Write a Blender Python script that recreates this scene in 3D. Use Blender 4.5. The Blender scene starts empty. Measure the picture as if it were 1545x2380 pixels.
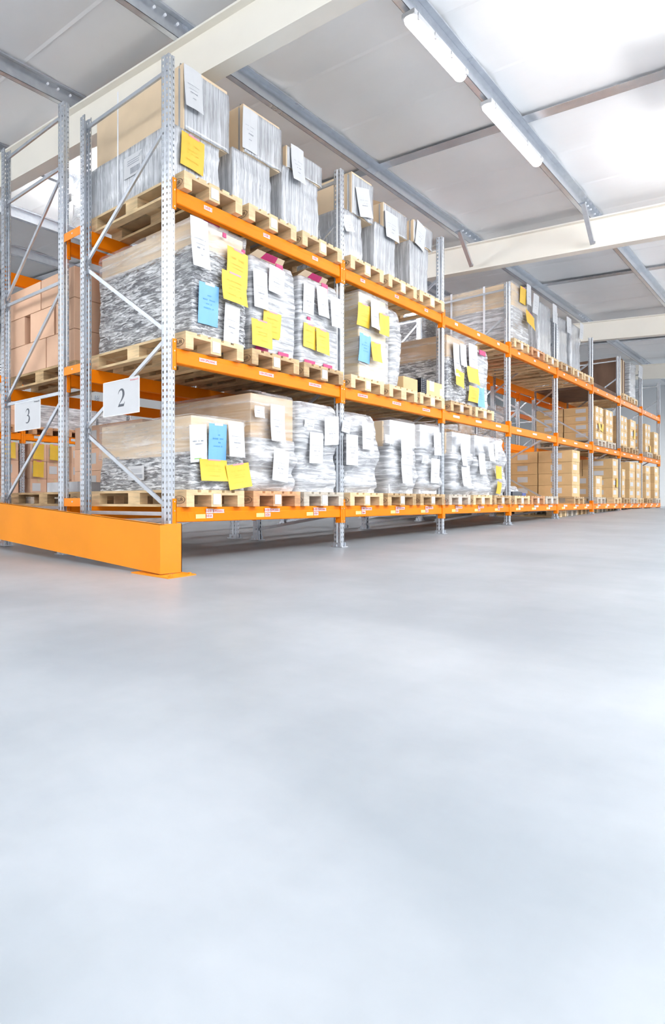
import bpy, math, random
from mathutils import Vector, Matrix, noise

# ------------------------------------------------------------------ camera, world, lights
LIFT = 0.56            # the scene is laid out with the camera at height 0 and lifted at the end
ALPHA = math.radians(51.4865)
F_PX, CX_PX, HY_PX = 1444.66, 129.69, 1166.0
W_PX, H_PX = 1545.0, 2380.0
C = bpy.context.scene.collection
cam_d = bpy.data.cameras.new('camera')
cam = bpy.data.objects.new('camera', cam_d); C.objects.link(cam)
cam_d.sensor_fit = 'HORIZONTAL'; cam_d.sensor_width = 36.0
cam_d.lens = F_PX / W_PX * 36.0
cam_d.shift_x = (W_PX / 2 - CX_PX) / W_PX
cam_d.shift_y = (HY_PX - H_PX / 2) / W_PX
cam_d.clip_start = 0.05; cam_d.clip_end = 200
fwd = Vector((math.cos(ALPHA), math.sin(ALPHA), 0))
cam.location = (-3.84445, -3.37138, 0)
cam.rotation_euler = fwd.to_track_quat('-Z', 'Y').to_euler()
S = bpy.context.scene
S.camera = cam
S.view_settings.view_transform = 'Standard'; S.view_settings.look = 'None'
S.view_settings.gamma = 1; S.view_settings.use_curve_mapping = False
S.view_settings.exposure = 0.88
S.cycles.transparent_max_bounces = 16 if hasattr(S, 'cycles') else 8

wd = bpy.data.worlds.new('world'); S.world = wd; wd.use_nodes = True
bg = wd.node_tree.nodes['Background']
bg.inputs[0].default_value = (0.92, 0.96, 1.0, 1); bg.inputs[1].default_value = 0.76

def area_light(name, loc, sx, sy, power, rot=(0, 0, 0), col=(1, 1, 1)):
    d = bpy.data.lights.new(name, 'AREA'); d.shape = 'RECTANGLE'; d.size = sx; d.size_y = sy
    d.energy = power; d.color = col
    o = bpy.data.objects.new(name, d); C.objects.link(o); o.location = loc; o.rotation_euler = rot
    return o
# area lights added out of view to brighten rack fronts, floor and ceiling
area_light('aisle_fill', (8, -4.6, 3.45), 22, 0.6, 200, (math.radians(25), 0, 0), (0.98, 0.99, 1))
area_light('aisle_fill_up', (8, -4.5, 3.45), 26, 0.5, 860, (math.radians(180), 0, 0), (0.98, 0.99, 1))  # added upward fill, lifts the roof lining
area_light('bay_fill', (-3, -8.6, 3.2), 12, 0.8, 80, (math.radians(50), 0, 0), (0.97, 0.99, 1))
area_light('bay_fill_up', (-6.0, 2.0, 3.6), 0.6, 9, 380, (math.radians(180), 0, 0), (0.97, 0.99, 1))  # added upward fill for the left ceiling and near girder
area_light('aisle_end_fill', (26, -2.6, 3.6), 5, 0.8, 300, (0, 0, 0), (0.97, 0.99, 1))  # added fill for the far end wall

# ------------------------------------------------------------------ materials
MATS = {}
def new_mat(name):
    m = bpy.data.materials.new(name); m.use_nodes = True
    nt = m.node_tree
    return m, nt, nt.nodes['Principled BSDF']
def nd(nt, t, **kw):
    n = nt.nodes.new(t)
    for k, v in kw.items():
        if k.startswith('i_'):
            key = k[2:]
            n.inputs[int(key) if key.isdigit() else key].default_value = v
        else: setattr(n, k, v)
    return n
def ramp(nt, stops):
    r = nt.nodes.new('ShaderNodeValToRGB')
    e = r.color_ramp.elements
    while len(e) < len(stops): e.new(0.5)
    for i, (p, c) in enumerate(stops):
        e[i].position = p; e[i].color = c if len(c) == 4 else (*c, 1)
    return r
def simple(name, col, rough=0.5, metal=0.0, var=0.06, scale=8.0, stretch=(1, 1, 1), bump=0.0, rnd=0.0, spec=0.5, coat=0.0):
    m, nt, b = new_mat(name)
    tc = nd(nt, 'ShaderNodeTexCoord'); mp = nd(nt, 'ShaderNodeMapping'); mp.inputs['Scale'].default_value = stretch
    nz = nd(nt, 'ShaderNodeTexNoise'); nz.inputs['Scale'].default_value = scale; nz.inputs['Detail'].default_value = 5
    nt.links.new(tc.outputs['Object'], mp.inputs[0]); nt.links.new(mp.outputs[0], nz.inputs['Vector'])
    lo = tuple(max(0, c * (1 - var)) for c in col); hi = tuple(min(1, c * (1 + var)) for c in col)
    r = ramp(nt, [(0.35, lo), (0.65, hi)])
    nt.links.new(nz.outputs['Fac'], r.inputs[0])
    out = r.outputs[0]
    if rnd:
        oi = nd(nt, 'ShaderNodeObjectInfo')
        mr = nd(nt, 'ShaderNodeMapRange'); mr.inputs[3].default_value = 1 - rnd; mr.inputs[4].default_value = 1 + rnd * 0.6
        nt.links.new(oi.outputs['Random'], mr.inputs[0])
        hs = nd(nt, 'ShaderNodeHueSaturation')
        nt.links.new(mr.outputs[0], hs.inputs['Value']); nt.links.new(out, hs.inputs['Color'])
        out = hs.outputs[0]
    nt.links.new(out, b.inputs['Base Color'])
    b.inputs['Roughness'].default_value = rough; b.inputs['Metallic'].default_value = metal
    b.inputs['Specular IOR Level'].default_value = spec
    b.inputs['Coat Weight'].default_value = coat; b.inputs['Coat Roughness'].default_value = 0.15
    if bump:
        bp = nd(nt, 'ShaderNodeBump'); bp.inputs['Strength'].default_value = bump; bp.inputs['Distance'].default_value = 0.01
        nt.links.new(nz.outputs['Fac'], bp.inputs['Height']); nt.links.new(bp.outputs[0], b.inputs['Normal'])
    MATS[name] = m
    return m

def galv(name, holes=False):
    m, nt, b = new_mat(name)
    tc = nd(nt, 'ShaderNodeTexCoord')
    nz = nd(nt, 'ShaderNodeTexNoise'); nz.inputs['Scale'].default_value = 14; nz.inputs['Detail'].default_value = 3
    nt.links.new(tc.outputs['Object'], nz.inputs['Vector'])
    r = ramp(nt, [(0.3, (0.55, 0.58, 0.63)), (0.7, (0.64, 0.67, 0.72))]); nt.links.new(nz.outputs['Fac'], r.inputs[0])
    nt.links.new(r.outputs[0], b.inputs['Base Color'])
    b.inputs['Metallic'].default_value = 0.72; b.inputs['Roughness'].default_value = 0.27
    if holes:
        # punched slots every 50 mm: the sheet is simply not there
        sx = nd(nt, 'ShaderNodeSeparateXYZ'); nt.links.new(tc.outputs['Object'], sx.inputs[0])
        d = nd(nt, 'ShaderNodeMath', operation='DIVIDE'); d.inputs[1].default_value = 0.05
        f = nd(nt, 'ShaderNodeMath', operation='FRACT'); l = nd(nt, 'ShaderNodeMath', operation='LESS_THAN'); l.inputs[1].default_value = 0.42
        ad = nd(nt, 'ShaderNodeMath', operation='ADD'); ad.inputs[1].default_value = 10
        nt.links.new(sx.outputs[2], ad.inputs[0]); nt.links.new(ad.outputs[0], d.inputs[0]); nt.links.new(d.outputs[0], f.inputs[0]); nt.links.new(f.outputs[0], l.inputs[0])
        s = nd(nt, 'ShaderNodeMath', operation='SUBTRACT'); s.inputs[0].default_value = 1; nt.links.new(l.outputs[0], s.inputs[1])
        nt.links.new(s.outputs[0], b.inputs['Alpha'])
    MATS[name] = m
    return m
galv('galvanised'); galv('galvanised_slotted', True)
simple('beam_orange', (0.92, 0.23, 0.002), 0.5, var=0.04, scale=3, spec=0.12)
simple('guard_orange', (0.82, 0.27, 0.010), 0.45, var=0.04, scale=2.5, spec=0.4)
simple('spacer_orange', (1.0, 0.27, 0.01), 0.35, var=0.05, scale=3)
simple('pallet_wood', (0.50, 0.34, 0.18), 0.75, var=0.22, scale=7, stretch=(1, 1, 6), bump=0.15, rnd=0.25)
simple('pallet_wood_fresh', (0.70, 0.52, 0.30), 0.7, var=0.14, scale=7, stretch=(1, 1, 6), bump=0.1, rnd=0.15)
simple('pallet_wood_red', (0.60, 0.32, 0.16), 0.75, var=0.2, scale=7, stretch=(1, 1, 6), bump=0.1, rnd=0.15)
simple('pallet_wood_grey', (0.52, 0.46, 0.38), 0.8, var=0.2, scale=7, stretch=(1, 1, 6), bump=0.15, rnd=0.15)
simple('stamp_ink', (0.10, 0.06, 0.04), 0.8)
simple('cardboard', (0.60, 0.43, 0.27), 0.7, var=0.05, scale=4, rnd=0.12)
simple('cardboard_light', (0.74, 0.58, 0.40), 0.7, var=0.05, scale=3, rnd=0.08)
simple('cardboard_peach', (0.78, 0.50, 0.34), 0.7, var=0.05, scale=3, rnd=0.10)
simple('cardboard_ochre', (0.70, 0.47, 0.23), 0.7, var=0.07, scale=4, rnd=0.12)
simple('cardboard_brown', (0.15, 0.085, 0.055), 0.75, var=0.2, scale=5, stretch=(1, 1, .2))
simple('goods_grey', (0.50, 0.51, 0.54), 0.6, var=0.15, scale=5)
simple('goods_white', (0.70, 0.71, 0.74), 0.6, var=0.08, scale=5)
simple('goods_magenta', (0.50, 0.015, 0.14), 0.5, var=0.1)
simple('dark_plastic', (0.035, 0.04, 0.055), 0.4)
simple('blue_plastic', (0.03, 0.06, 0.30), 0.4)
simple('paper_white', (0.62, 0.63, 0.655), 0.6, var=0.02)
simple('paper_grey_print', (0.28, 0.30, 0.35), 0.6, var=0.1, scale=60)
simple('note_yellow', (0.78, 0.50, 0.04), 0.55, var=0.03)
simple('note_yellow_print', (0.82, 0.46, 0.03), 0.55, var=0.1, scale=60)
simple('note_blue', (0.17, 0.42, 0.76), 0.55, var=0.03)
simple('note_blue_print', (0.08, 0.30, 0.60), 0.55, var=0.1)
simple('red_ink', (0.75, 0.06, 0.03), 0.5); simple('pale_red_ink', (0.85, 0.30, 0.33), 0.5)
simple('grey_ink', (0.10, 0.11, 0.13), 0.5); simple('green_ink', (0.15, 0.45, 0.05), 0.5)
simple('tag_yellow', (0.95, 0.78, 0.25), 0.5, var=0.03)
simple('girder_cream', (0.90, 0.865, 0.79), 0.5, var=0.02, scale=1.5)
simple('roof_lining', (0.88, 0.88, 0.885), 0.55, var=0.02, scale=1.2)
simple('wall_panel', (0.90, 0.91, 0.92), 0.6, var=0.02, scale=1)
simple('lamp_housing', (0.45, 0.46, 0.48), 0.5)
simple('strap_white', (0.85, 0.87, 0.92), 0.35, var=0.03)
simple('ochre_tape', (0.70, 0.55, 0.32), 0.35)

def emissive(name, col, st):
    m, nt, b = new_mat(name); b.inputs['Base Color'].default_value = (*col, 1)
    b.inputs['Emission Color'].default_value = (*col, 1); b.inputs['Emission Strength'].default_value = st
    MATS[name] = m
emissive('lamp_diffuser', (1.0, 0.95, 0.95), 1.6)
emissive('lamp_diffuser_bright', (0.97, 0.985, 1.0), 75.0)
emissive('lamp_diffuser_aisle', (0.97, 0.985, 1.0), 26.0)

def film(name, density, tint=(0.80, 0.82, 0.86), dark=(0.42, 0.44, 0.48), stretch=(1.2, 1.2, 9), scale=3.0, bump=0.8, rough=0.14, spots=0.0, tilt=0.0):
    """stretch film: clear sheet whose overlapping, creased turns scatter white"""
    m, nt, b = new_mat(name)
    tc = nd(nt, 'ShaderNodeTexCoord'); mp = nd(nt, 'ShaderNodeMapping'); mp.inputs['Scale'].default_value = stretch
    mp.inputs['Rotation'].default_value = (0, tilt, 0)
    nz = nd(nt, 'ShaderNodeTexNoise'); nz.inputs['Scale'].default_value = scale; nz.inputs['Detail'].default_value = 9
    nz.inputs['Roughness'].default_value = 0.62; nz.inputs['Distortion'].default_value = 0.9
    nt.links.new(tc.outputs['Object'], mp.inputs[0]); nt.links.new(mp.outputs[0], nz.inputs['Vector'])
    nz2 = nd(nt, 'ShaderNodeTexNoise'); nz2.inputs['Scale'].default_value = 2.2; nz2.inputs['Detail'].default_value = 3
    nt.links.new(tc.outputs['Object'], nz2.inputs['Vector'])
    r = ramp(nt, [(0.40, dark), (0.60, tint)]); nt.links.new(nz.outputs['Fac'], r.inputs[0])
    nt.links.new(r.outputs[0], b.inputs['Base Color'])
    b.inputs['Roughness'].default_value = rough; b.inputs['Specular IOR Level'].default_value = 0.9
    b.inputs['Coat Weight'].default_value = 0.6; b.inputs['Coat Roughness'].default_value = 0.07
    bp = nd(nt, 'ShaderNodeBump'); bp.inputs['Strength'].default_value = bump; bp.inputs['Distance'].default_value = 0.02
    nt.links.new(nz.outputs['Fac'], bp.inputs['Height']); nt.links.new(bp.outputs[0], b.inputs['Normal'])
    nt.links.new(bp.outputs[0], b.inputs['Coat Normal'])
    tr = nd(nt, 'ShaderNodeBsdfTransparent'); mx = nd(nt, 'ShaderNodeMixShader')
    # opacity: mean density, with creases denser and slack patches clearer
    a = nd(nt, 'ShaderNodeMapRange'); a.inputs[1].default_value = 0.35; a.inputs[2].default_value = 0.68
    a.inputs[3].default_value = max(0, density - 0.22); a.inputs[4].default_value = min(1, density + 0.28)
    nt.links.new(nz.outputs['Fac'], a.inputs[0])
    a2 = nd(nt, 'ShaderNodeMapRange'); a2.inputs[1].default_value = 0.35; a2.inputs[2].default_value = 0.65
    a2.inputs[3].default_value = -0.12; a2.inputs[4].default_value = 0.12
    nt.links.new(nz2.outputs['Fac'], a2.inputs[0])
    ad = nd(nt, 'ShaderNodeMath', operation='ADD', use_clamp=True)
    nt.links.new(a.outputs[0], ad.inputs[0]); nt.links.new(a2.outputs[0], ad.inputs[1])
    nt.links.new(ad.outputs[0], mx.inputs[0]); nt.links.new(tr.outputs[0], mx.inputs[1]); nt.links.new(b.outputs[0], mx.inputs[2])
    nt.links.new(mx.outputs[0], nt.nodes['Material Output'].inputs['Surface'])
    MATS[name] = m
film('film_silver', 0.80, tint=(0.90, 0.92, 0.95), dark=(0.17, 0.175, 0.20), stretch=(1, 1, 5), scale=9, bump=1.0, tilt=0.25)
film('film_white', 0.84, tint=(0.86, 0.875, 0.91), dark=(0.44, 0.455, 0.49), stretch=(0.8, 0.8, 7), scale=3.5, bump=0.9)
film('film_hood', 0.42, tint=(0.85, 0.86, 0.89), dark=(0.66, 0.68, 0.71), stretch=(.6, .6, 5), scale=2.0, bump=0.5)
film('film_smooth', 0.80, tint=(0.74, 0.76, 0.80), dark=(0.52, 0.54, 0.58), stretch=(9, 9, 0.35), scale=5, bump=0.12, rough=0.16)
film('film_clear', 0.26, stretch=(1, 1, 2), scale=4, bump=0.5)
film('film_cap', 0.24, tint=(0.85, 0.86, 0.89), dark=(0.66, 0.68, 0.71), stretch=(.5, .5, 6), scale=2.2, bump=0.5)

def floor_mat():
    m, nt, b = new_mat('polished_concrete')
    tc = nd(nt, 'ShaderNodeTexCoord')
    n1 = nd(nt, 'ShaderNodeTexNoise'); n1.inputs['Scale'].default_value = 0.9; n1.inputs['Detail'].default_value = 6; n1.inputs['Roughness'].default_value = 0.55
    n2 = nd(nt, 'ShaderNodeTexNoise'); n2.inputs['Scale'].default_value = 9; n2.inputs['Detail'].default_value = 8
    mp = nd(nt, 'ShaderNodeMapping'); mp.inputs['Scale'].default_value = (0.5, 3, 1); mp.inputs['Rotation'].default_value = (0, 0, 0.9)
    n3 = nd(nt, 'ShaderNodeTexNoise'); n3.inputs['Scale'].default_value = 2; n3.inputs['Detail'].default_value = 8
    for n in (n1, n2): nt.links.new(tc.outputs['Object'], n.inputs['Vector'])
    nt.links.new(tc.outputs['Object'], mp.inputs[0]); nt.links.new(mp.outputs[0], n3.inputs['Vector'])
    r1 = ramp(nt, [(0.36, (0.258, 0.286, 0.316)), (0.66, (0.340, 0.366, 0.396))]); nt.links.new(n1.outputs['Fac'], r1.inputs[0])
    r2 = ramp(nt, [(0.3, (0.95, 0.955, 0.96)), (0.7, (1, 1, 1))]); nt.links.new(n2.outputs['Fac'], r2.inputs[0])
    r3 = ramp(nt, [(0.34, (0.955, 0.955, 0.95)), (0.6, (1, 1, 1))]); nt.links.new(n3.outputs['Fac'], r3.inputs[0])
    m1 = nd(nt, 'ShaderNodeMixRGB', blend_type='MULTIPLY'); m1.inputs[0].default_value = 1
    m2 = nd(nt, 'ShaderNodeMixRGB', blend_type='MULTIPLY'); m2.inputs[0].default_value = 1
    nt.links.new(r1.outputs[0], m1.inputs[1]); nt.links.new(r2.outputs[0], m1.inputs[2])
    nt.links.new(m1.outputs[0], m2.inputs[1]); nt.links.new(r3.outputs[0], m2.inputs[2])
    nt.links.new(m2.outputs[0], b.inputs['Base Color'])
    b.inputs['Roughness'].default_value = 0.38; b.inputs['Specular IOR Level'].default_value = 0.35
    MATS['polished_concrete'] = m
floor_mat()

# ------------------------------------------------------------------ mesh helpers
class MB:
    def __init__(s): s.v = []; s.f = []; s.mi = []; s.mats = []
    def mid(s, m):
        if m not in s.mats: s.mats.append(m)
        return s.mats.index(m)
    def face(s, pts, m):
        i = len(s.v); s.v += [tuple(p) for p in pts]; s.f.append(tuple(range(i, i + len(pts)))); s.mi.append(s.mid(m))
    def box(s, x0, x1, y0, y1, z0, z1, m, M=None):
        p = [Vector((x, y, z)) for z in (z0, z1) for y in (y0, y1) for x in (x0, x1)]
        if M is not None: p = [M @ q for q in p]
        i = len(s.v); s.v += [tuple(q) for q in p]; k = s.mid(m)
        for f in ((0, 2, 3, 1), (4, 5, 7, 6), (0, 1, 5, 4), (2, 6, 7, 3), (0, 4, 6, 2), (1, 3, 7, 5)):
            s.f.append(tuple(i + a for a in f)); s.mi.append(k)
    def bar(s, a, b, w, h, m, up=(0, 0, 1)):
        a = Vector(a); b = Vector(b); d = b - a; L = d.length; d.normalize()
        sd = d.cross(Vector(up)); sd = sd.normalized() if sd.length > 1e-4 else Vector((1, 0, 0)); u = sd.cross(d)
        M = Matrix((sd, d, u)).transposed().to_4x4(); M.translation = a
        s.box(-w / 2, w / 2, 0, L, -h / 2, h / 2, m, M)
    def cyl(s, c, r, h, m, n=12, axis='z', r2=None):
        r2 = r if r2 is None else r2; k = s.mid(m); i = len(s.v)
        for t, rr in ((0, r), (1, r2)):
            for j in range(n):
                a = 2 * math.pi * j / n; p = (rr * math.cos(a), rr * math.sin(a), h * t)
                if axis == 'y': p = (p[0], p[2], p[1])
                if axis == 'x': p = (p[2], p[0], p[1])
                s.v.append((c[0] + p[0], c[1] + p[1], c[2] + p[2]))
        for j in range(n):
            s.f.append((i + j, i + (j + 1) % n, i + n + (j + 1) % n, i + n + j)); s.mi.append(k)
        s.f.append(tuple(i + j for j in range(n))[::-1]); s.mi.append(k)
        s.f.append(tuple(i + n + j for j in range(n))); s.mi.append(k)
    def mesh(s, name):
        me = bpy.data.meshes.new(name); me.from_pydata(s.v, [], s.f)
        for m in s.mats: me.materials.append(MATS[m])
        me.polygons.foreach_set('material_index', s.mi); me.update()
        return me
    def build(s, name, parent=None, loc=None, bevel=0, smooth=False):
        return link(name, s.mesh(name), parent, loc, bevel, smooth)
def link(name, me, parent=None, loc=None, bevel=0, smooth=False):
    o = bpy.data.objects.new(name, me); C.objects.link(o)
    if parent: o.parent = parent
    if loc is not None: o.location = loc
    if bevel:
        b = o.modifiers.new('bevel', 'BEVEL'); b.width = bevel; b.segments = 2; b.limit_method = 'ANGLE'
    if smooth:
        for p in me.polygons: p.use_smooth = True
    return o
def tag(o, label=None, cat=None, group=None, kind=None):
    if label: o['label'] = label
    if cat: o['category'] = cat
    if group: o['group'] = group
    if kind: o['kind'] = kind
    return o
def thing(name, loc, label, cat, group=None):
    o = bpy.data.objects.new(name, None); C.objects.link(o); o.location = loc; o.empty_display_size = 0.1
    return tag(o, label, cat, group)
def copy_tree(root, loc, label=None, group=None, rot=None):
    def rec(o, par):
        c = o.copy(); C.objects.link(c)
        if par: c.parent = par
        for ch in o.children: rec(ch, c)
        return c
    kids = list(root.children)
    r = root.copy(); C.objects.link(r); r.location = loc
    if rot is not None: r.rotation_euler = rot
    if label: r['label'] = label
    if group: r['group'] = group
    for ch in kids: rec(ch, r)
    return r
def text_mesh(txt, size, mat, name):
    cu = bpy.data.curves.new(name, 'FONT'); cu.body = txt; cu.size = size; cu.extrude = 0.0004
    cu.align_x = 'CENTER'; cu.align_y = 'CENTER'
    t = bpy.data.objects.new(name, cu); C.objects.link(t)
    dg = bpy.context.evaluated_depsgraph_get()
    me = bpy.data.meshes.new_from_object(t.evaluated_get(dg)); me.materials.clear(); me.materials.append(MATS[mat])
    bpy.data.objects.remove(t); bpy.data.curves.remove(cu)
    return me
TX = Matrix.Rotation(math.radians(90), 4, 'X')        # text facing -Y
_txt = {}
def text_obj(txt, size, mat, name, parent, loc, face='-y', tilt=0):
    key = (txt, size, mat, face)
    if key not in _txt:
        me = text_mesh(txt, size, mat, name)
        M = Matrix.Rotation(math.radians(90), 4, 'X')
        if face == '-x': M = Matrix.Rotation(math.radians(-90), 4, 'Z') @ M
        me.transform(M); _txt[key] = me
    o = link(name, _txt[key], parent, loc); o.rotation_euler = (0, math.radians(tilt), 0) if tilt else (0, 0, 0)
    return o
PX_PER_M = 287.1
def w_at(x, y): return 1 + 0.12375 * x + 0.1555 * y
def floor_z(x, y):
    w = min(w_at(x, y), 3.26)
    return -(205 - 46 * w) / PX_PER_M
SL = 46 / PX_PER_M
def floor_rot(x, y):
    if w_at(x, y) >= 3.26: return (0, 0, 0)
    return (math.atan(SL * 0.1555), -math.atan(SL * 0.12375), 0)

# ------------------------------------------------------------------ structure
def cam_xy(zd, xr):   # depth along and offset across the floor slab's joint direction
    x0, z0 = 0.9086, 5.0319
    sa, ca = math.sin(ALPHA), math.cos(ALPHA)
    dx, dz = xr - x0, zd - z0
    return (dx * sa + dz * ca, -dx * ca + dz * sa)
mb = MB()
Z1 = 3.26 * 5.0319
za, zb = floor_z(*cam_xy(-9, 0)), floor_z(*cam_xy(Z1, 0))
rows = [(-9, za), (Z1, zb), (60, zb)]
for (d0, h0), (d1, h1) in zip(rows, rows[1:]):
    mb.face([(*cam_xy(d0, -40), h0), (*cam_xy(d0, 45), h0), (*cam_xy(d1, 45), h1), (*cam_xy(d1, -40), h1)], 'polished_concrete')
fl = mb.build('floor'); tag(fl, 'pale grey polished concrete floor', kind='structure')

ROOF0, ROOFS = 4.42, 0.0845       # underside of the purlins, rise per metre in Y
def roof(y): return ROOF0 + ROOFS * y
X_A, X_B, Y_A, Y_B = -7.0, 31.0, -9.5, 14.0
mb = MB()
# lining sheets run across, lapped every 1.24 m with a shallow raised seam
xs = [X_A]; x = 2.57 - 1.24 * 7
while x < X_B: 
    if x > X_A: xs.append(x)
    x += 1.24
xs.append(X_B)
for i in range(len(xs) - 1):
    a, b = xs[i], xs[i + 1]; t = 0.2
    n = 8
    for j in range(n):       # lining sags a little between the seams
        u0, u1 = j / n, (j + 1) / n
        s0, s1 = -0.028 * math.sin(math.pi * u0), -0.028 * math.sin(math.pi * u1)
        mb.face([(a + (b - a) * u0, Y_A, roof(Y_A) + t + s0), (a + (b - a) * u0, Y_B, roof(Y_B) + t + s0),
                 (a + (b - a) * u1, Y_B, roof(Y_B) + t + s1), (a + (b - a) * u1, Y_A, roof(Y_A) + t + s1)], 'roof_lining')
for p in xs[1:-1]:
    mb.face([(p - .03, Y_A, roof(Y_A) + .205), (p - .03, Y_B, roof(Y_B) + .205), (p + .03, Y_B, roof(Y_B) + .19), (p + .03, Y_A, roof(Y_A) + .19)], 'roof_lining')
tag(mb.build('ceiling', smooth=False), 'white roof lining in wide lapped sheets', kind='structure')
tn = 0
def trim(build_mb, label, **kw):
    global tn
    tn += 1
    return tag(build_mb.build('trim_%d' % tn, **kw), label, kind='structure')
GIRD = [-6.73 + 7.64 * 0, 0.91, 8.55, 16.19, 23.83]
for gx in GIRD:
    mb = MB()
    for (dx0, dx1, dz0, dz1) in ((-.10, .10, -.47, -.45), (-.10, .10, -.02, 0), (-.006, .006, -.45, -.02)):
        p = []
        for y in (Y_A, Y_B):
            for dx in (dx0, dx1):
                for dz in (dz0, dz1): p.append((gx + dx, y, roof(y) + dz))
        i = len(mb.v); mb.v += p; k = mb.mid('girder_cream')
        for f in ((0, 1, 3, 2), (4, 6, 7, 5), (0, 4, 5, 1), (2, 3, 7, 6), (0, 2, 6, 4), (1, 5, 7, 3)):
            mb.f.append(tuple(i + q for q in f)); mb.mi.append(k)
    trim(mb, 'cream painted steel roof girder', )
PUR = [0.58 + 1.61 * k for k in range(-6, 9)]
for py in PUR:
    mb = MB(); z = roof(py); t = .166
    prof = [(.055, .03), (.055, 0), (0, 0), (0, t), (-.055, t), (-.055, t - .02)]
    for (y0, z0), (y1, z1) in zip(prof, prof[1:]):
        mb.face([(X_A, py + y0, z + z0), (X_B, py + y0, z + z0), (X_B, py + y1, z + z1), (X_A, py + y1, z + z1)], 'galvanised')
    for gx in GIRD:
        for q in (-.45, -.3, -.12, .12, .3, .45):
            mb.cyl((gx + q, py - .014, z + .12), .012, .012, 'strap_white', 8, 'y')
    o = trim(mb, 'galvanised roof purlin'); sm = o.modifiers.new('sheet', 'SOLIDIFY'); sm.thickness = .003
for cx_ in (5.0, 12.55, 20.1):       # flat galvanised ties under the lining half way between girders
    mb = MB()
    for a, b in zip(PUR, PUR[1:]):
        mb.face([(cx_ - .1, a + .06, roof(a + .06) + .155), (cx_ + .1, a + .06, roof(a + .06) + .155), (cx_ + .1, b - .06, roof(b - .06) + .155), (cx_ - .1, b - .06, roof(b - .06) + .155)], 'galvanised')
    o = trim(mb, 'flat galvanised tie band under the roof lining'); o.modifiers.new('sheet', 'SOLIDIFY').thickness = .004
for gx in GIRD[2:3]:
    for py in (-2.64, -1.03, .58, 2.19):
        mb = MB()
        mb.bar((gx - .12 - .55, py - .02, roof(py) + .05), (gx - .09, py - .02, roof(py) - .40), .05, .05, 'galvanised')
        mb.cyl((gx - .13, py - .06, roof(py) - .40), .02, .03, 'galvanised', 8, 'y')
        trim(mb, 'galvanised knee brace from purlin to girder')
for (nm, x0, x1, y0, y1, zt) in (('wall_end', X_B, X_B + .2, Y_A, Y_B, None), ('wall_back', X_A, X_B, Y_B, Y_B + .2, None)):
    mb = MB(); zt0, zt1 = roof(y0) + .3, roof(y1) + .3
    p = [(x0, y0, -.8), (x1, y0, -.8), (x0, y1, -.8), (x1, y1, -.8), (x0, y0, zt0), (x1, y0, zt0), (x0, y1, zt1), (x1, y1, zt1)]
    i = len(mb.v); mb.v += p; k = mb.mid('wall_panel')
    for f in ((0, 2, 3, 1), (4, 5, 7, 6), (0, 1, 5, 4), (2, 6, 7, 3), (0, 4, 6, 2), (1, 3, 7, 5)):
        mb.f.append(tuple(i + q for q in f)); mb.mi.append(k)
    tag(mb.build(nm), 'white panelled warehouse wall', kind='structure')

# ------------------------------------------------------------------ tube lamps
def tube_lamp(x0, x1, y, label, bright=False, group=None, dz=0):
    z = roof(y) - .075 + dz; L = x1 - x0; mid = (x0 + x1) / 2
    t = thing('tube_lamp', (mid, y, z), label, 'lamp', group)
    h = MB()
    if bright:
        for q in (-L * .3, L * .3): g = MB(); g.bar((q, 0, .0), (q, 0, .075 - dz), .01, .01, 'galvanised', (0, 1, 0)); g.build('hanger', t)
        for q in (-L / 2, L / 2 - .03): g = MB(); g.box(q, q + .03, -.056, .056, -.075, .036, 'lamp_housing'); g.build('end_cap', t)
    else:
        h.box(-L / 2, L / 2, -.055, .055, .0, .045, 'lamp_housing')
        for q in (-L * .3, L * .3): h.box(q - .02, q + .02, -.02, .02, .045, .075, 'galvanised')
    if not bright: h.build('housing', t, bevel=.006)
    d = MB(); n = 10
    m = bright if bright else 'lamp_diffuser'
    if bright: n = 16; ring = [(.05 * math.cos(2 * math.pi * j / n), -.02 + .05 * math.sin(2 * math.pi * j / n)) for j in range(n + 1)]
    else: ring = [(.052 * math.cos(math.pi + math.pi * j / n), .06 * math.sin(math.pi + math.pi * j / n)) for j in range(n + 1)]
    xs_ = [(-L / 2, .35), (-L / 2 + .02, .8), (-L / 2 + .06, 1), (L / 2 - .06, 1), (L / 2 - .02, .8), (L / 2, .35)]
    for (xa, sa), (xb, sb) in zip(xs_, xs_[1:]):
        for (ya, za_), (yb, zb_) in zip(ring, ring[1:]):
            d.face([(xa, ya * sa, za_ * sa), (xa, yb * sa, zb_ * sa), (xb, yb * sb, zb_ * sb), (xb, ya * sb, za_ * sb)], m)
    for xe, se in (xs_[0], xs_[-1]): d.face([(xe, a * se, b * se) for a, b in ring], m)
    d.build('diffuser', t, smooth=True)
    for q in (-.44, -.15, .15, .44):
        if bright: break
        c = MB(); c.box(q * L - .012, q * L + .012, -.062, -.05, -.03, .03, 'lamp_housing'); c.build('clip', t)
    return t
tube_lamp(1.96, 3.24, -1.03, 'white tube lamp under the roof purlin, the higher one nearer the picture top')
tube_lamp(3.9, 5.78, -1.03, 'white tube lamp under the roof purlin, the lower one nearer the cross girder')
tube_lamp(2.1, 3.2, 3.8, 'glaring tube lamp over the back aisle, seen between the nearest rack posts', 'lamp_diffuser_bright', dz=-.1)
for i_, (xa_, w_) in enumerate(((5.4, 'first added to brighten the ceiling'), (9.0, 'second added to brighten the ceiling'), (13.6, 'beyond the third bay gap'), (17.5, 'last added to brighten the ceiling'))):
    tube_lamp(xa_, xa_ + 1.4, 3.8, 'glaring tube lamp over the back aisle, ' + w_, 'lamp_diffuser_bright', dz=-.1)  # all but the one past the third bay are added ceiling light
tube_lamp(2.5, 3.9, -2.64, 'bare bright tube lamp on the next purlin over the open aisle, nearest one', 'lamp_diffuser_aisle', dz=-.1)
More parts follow.
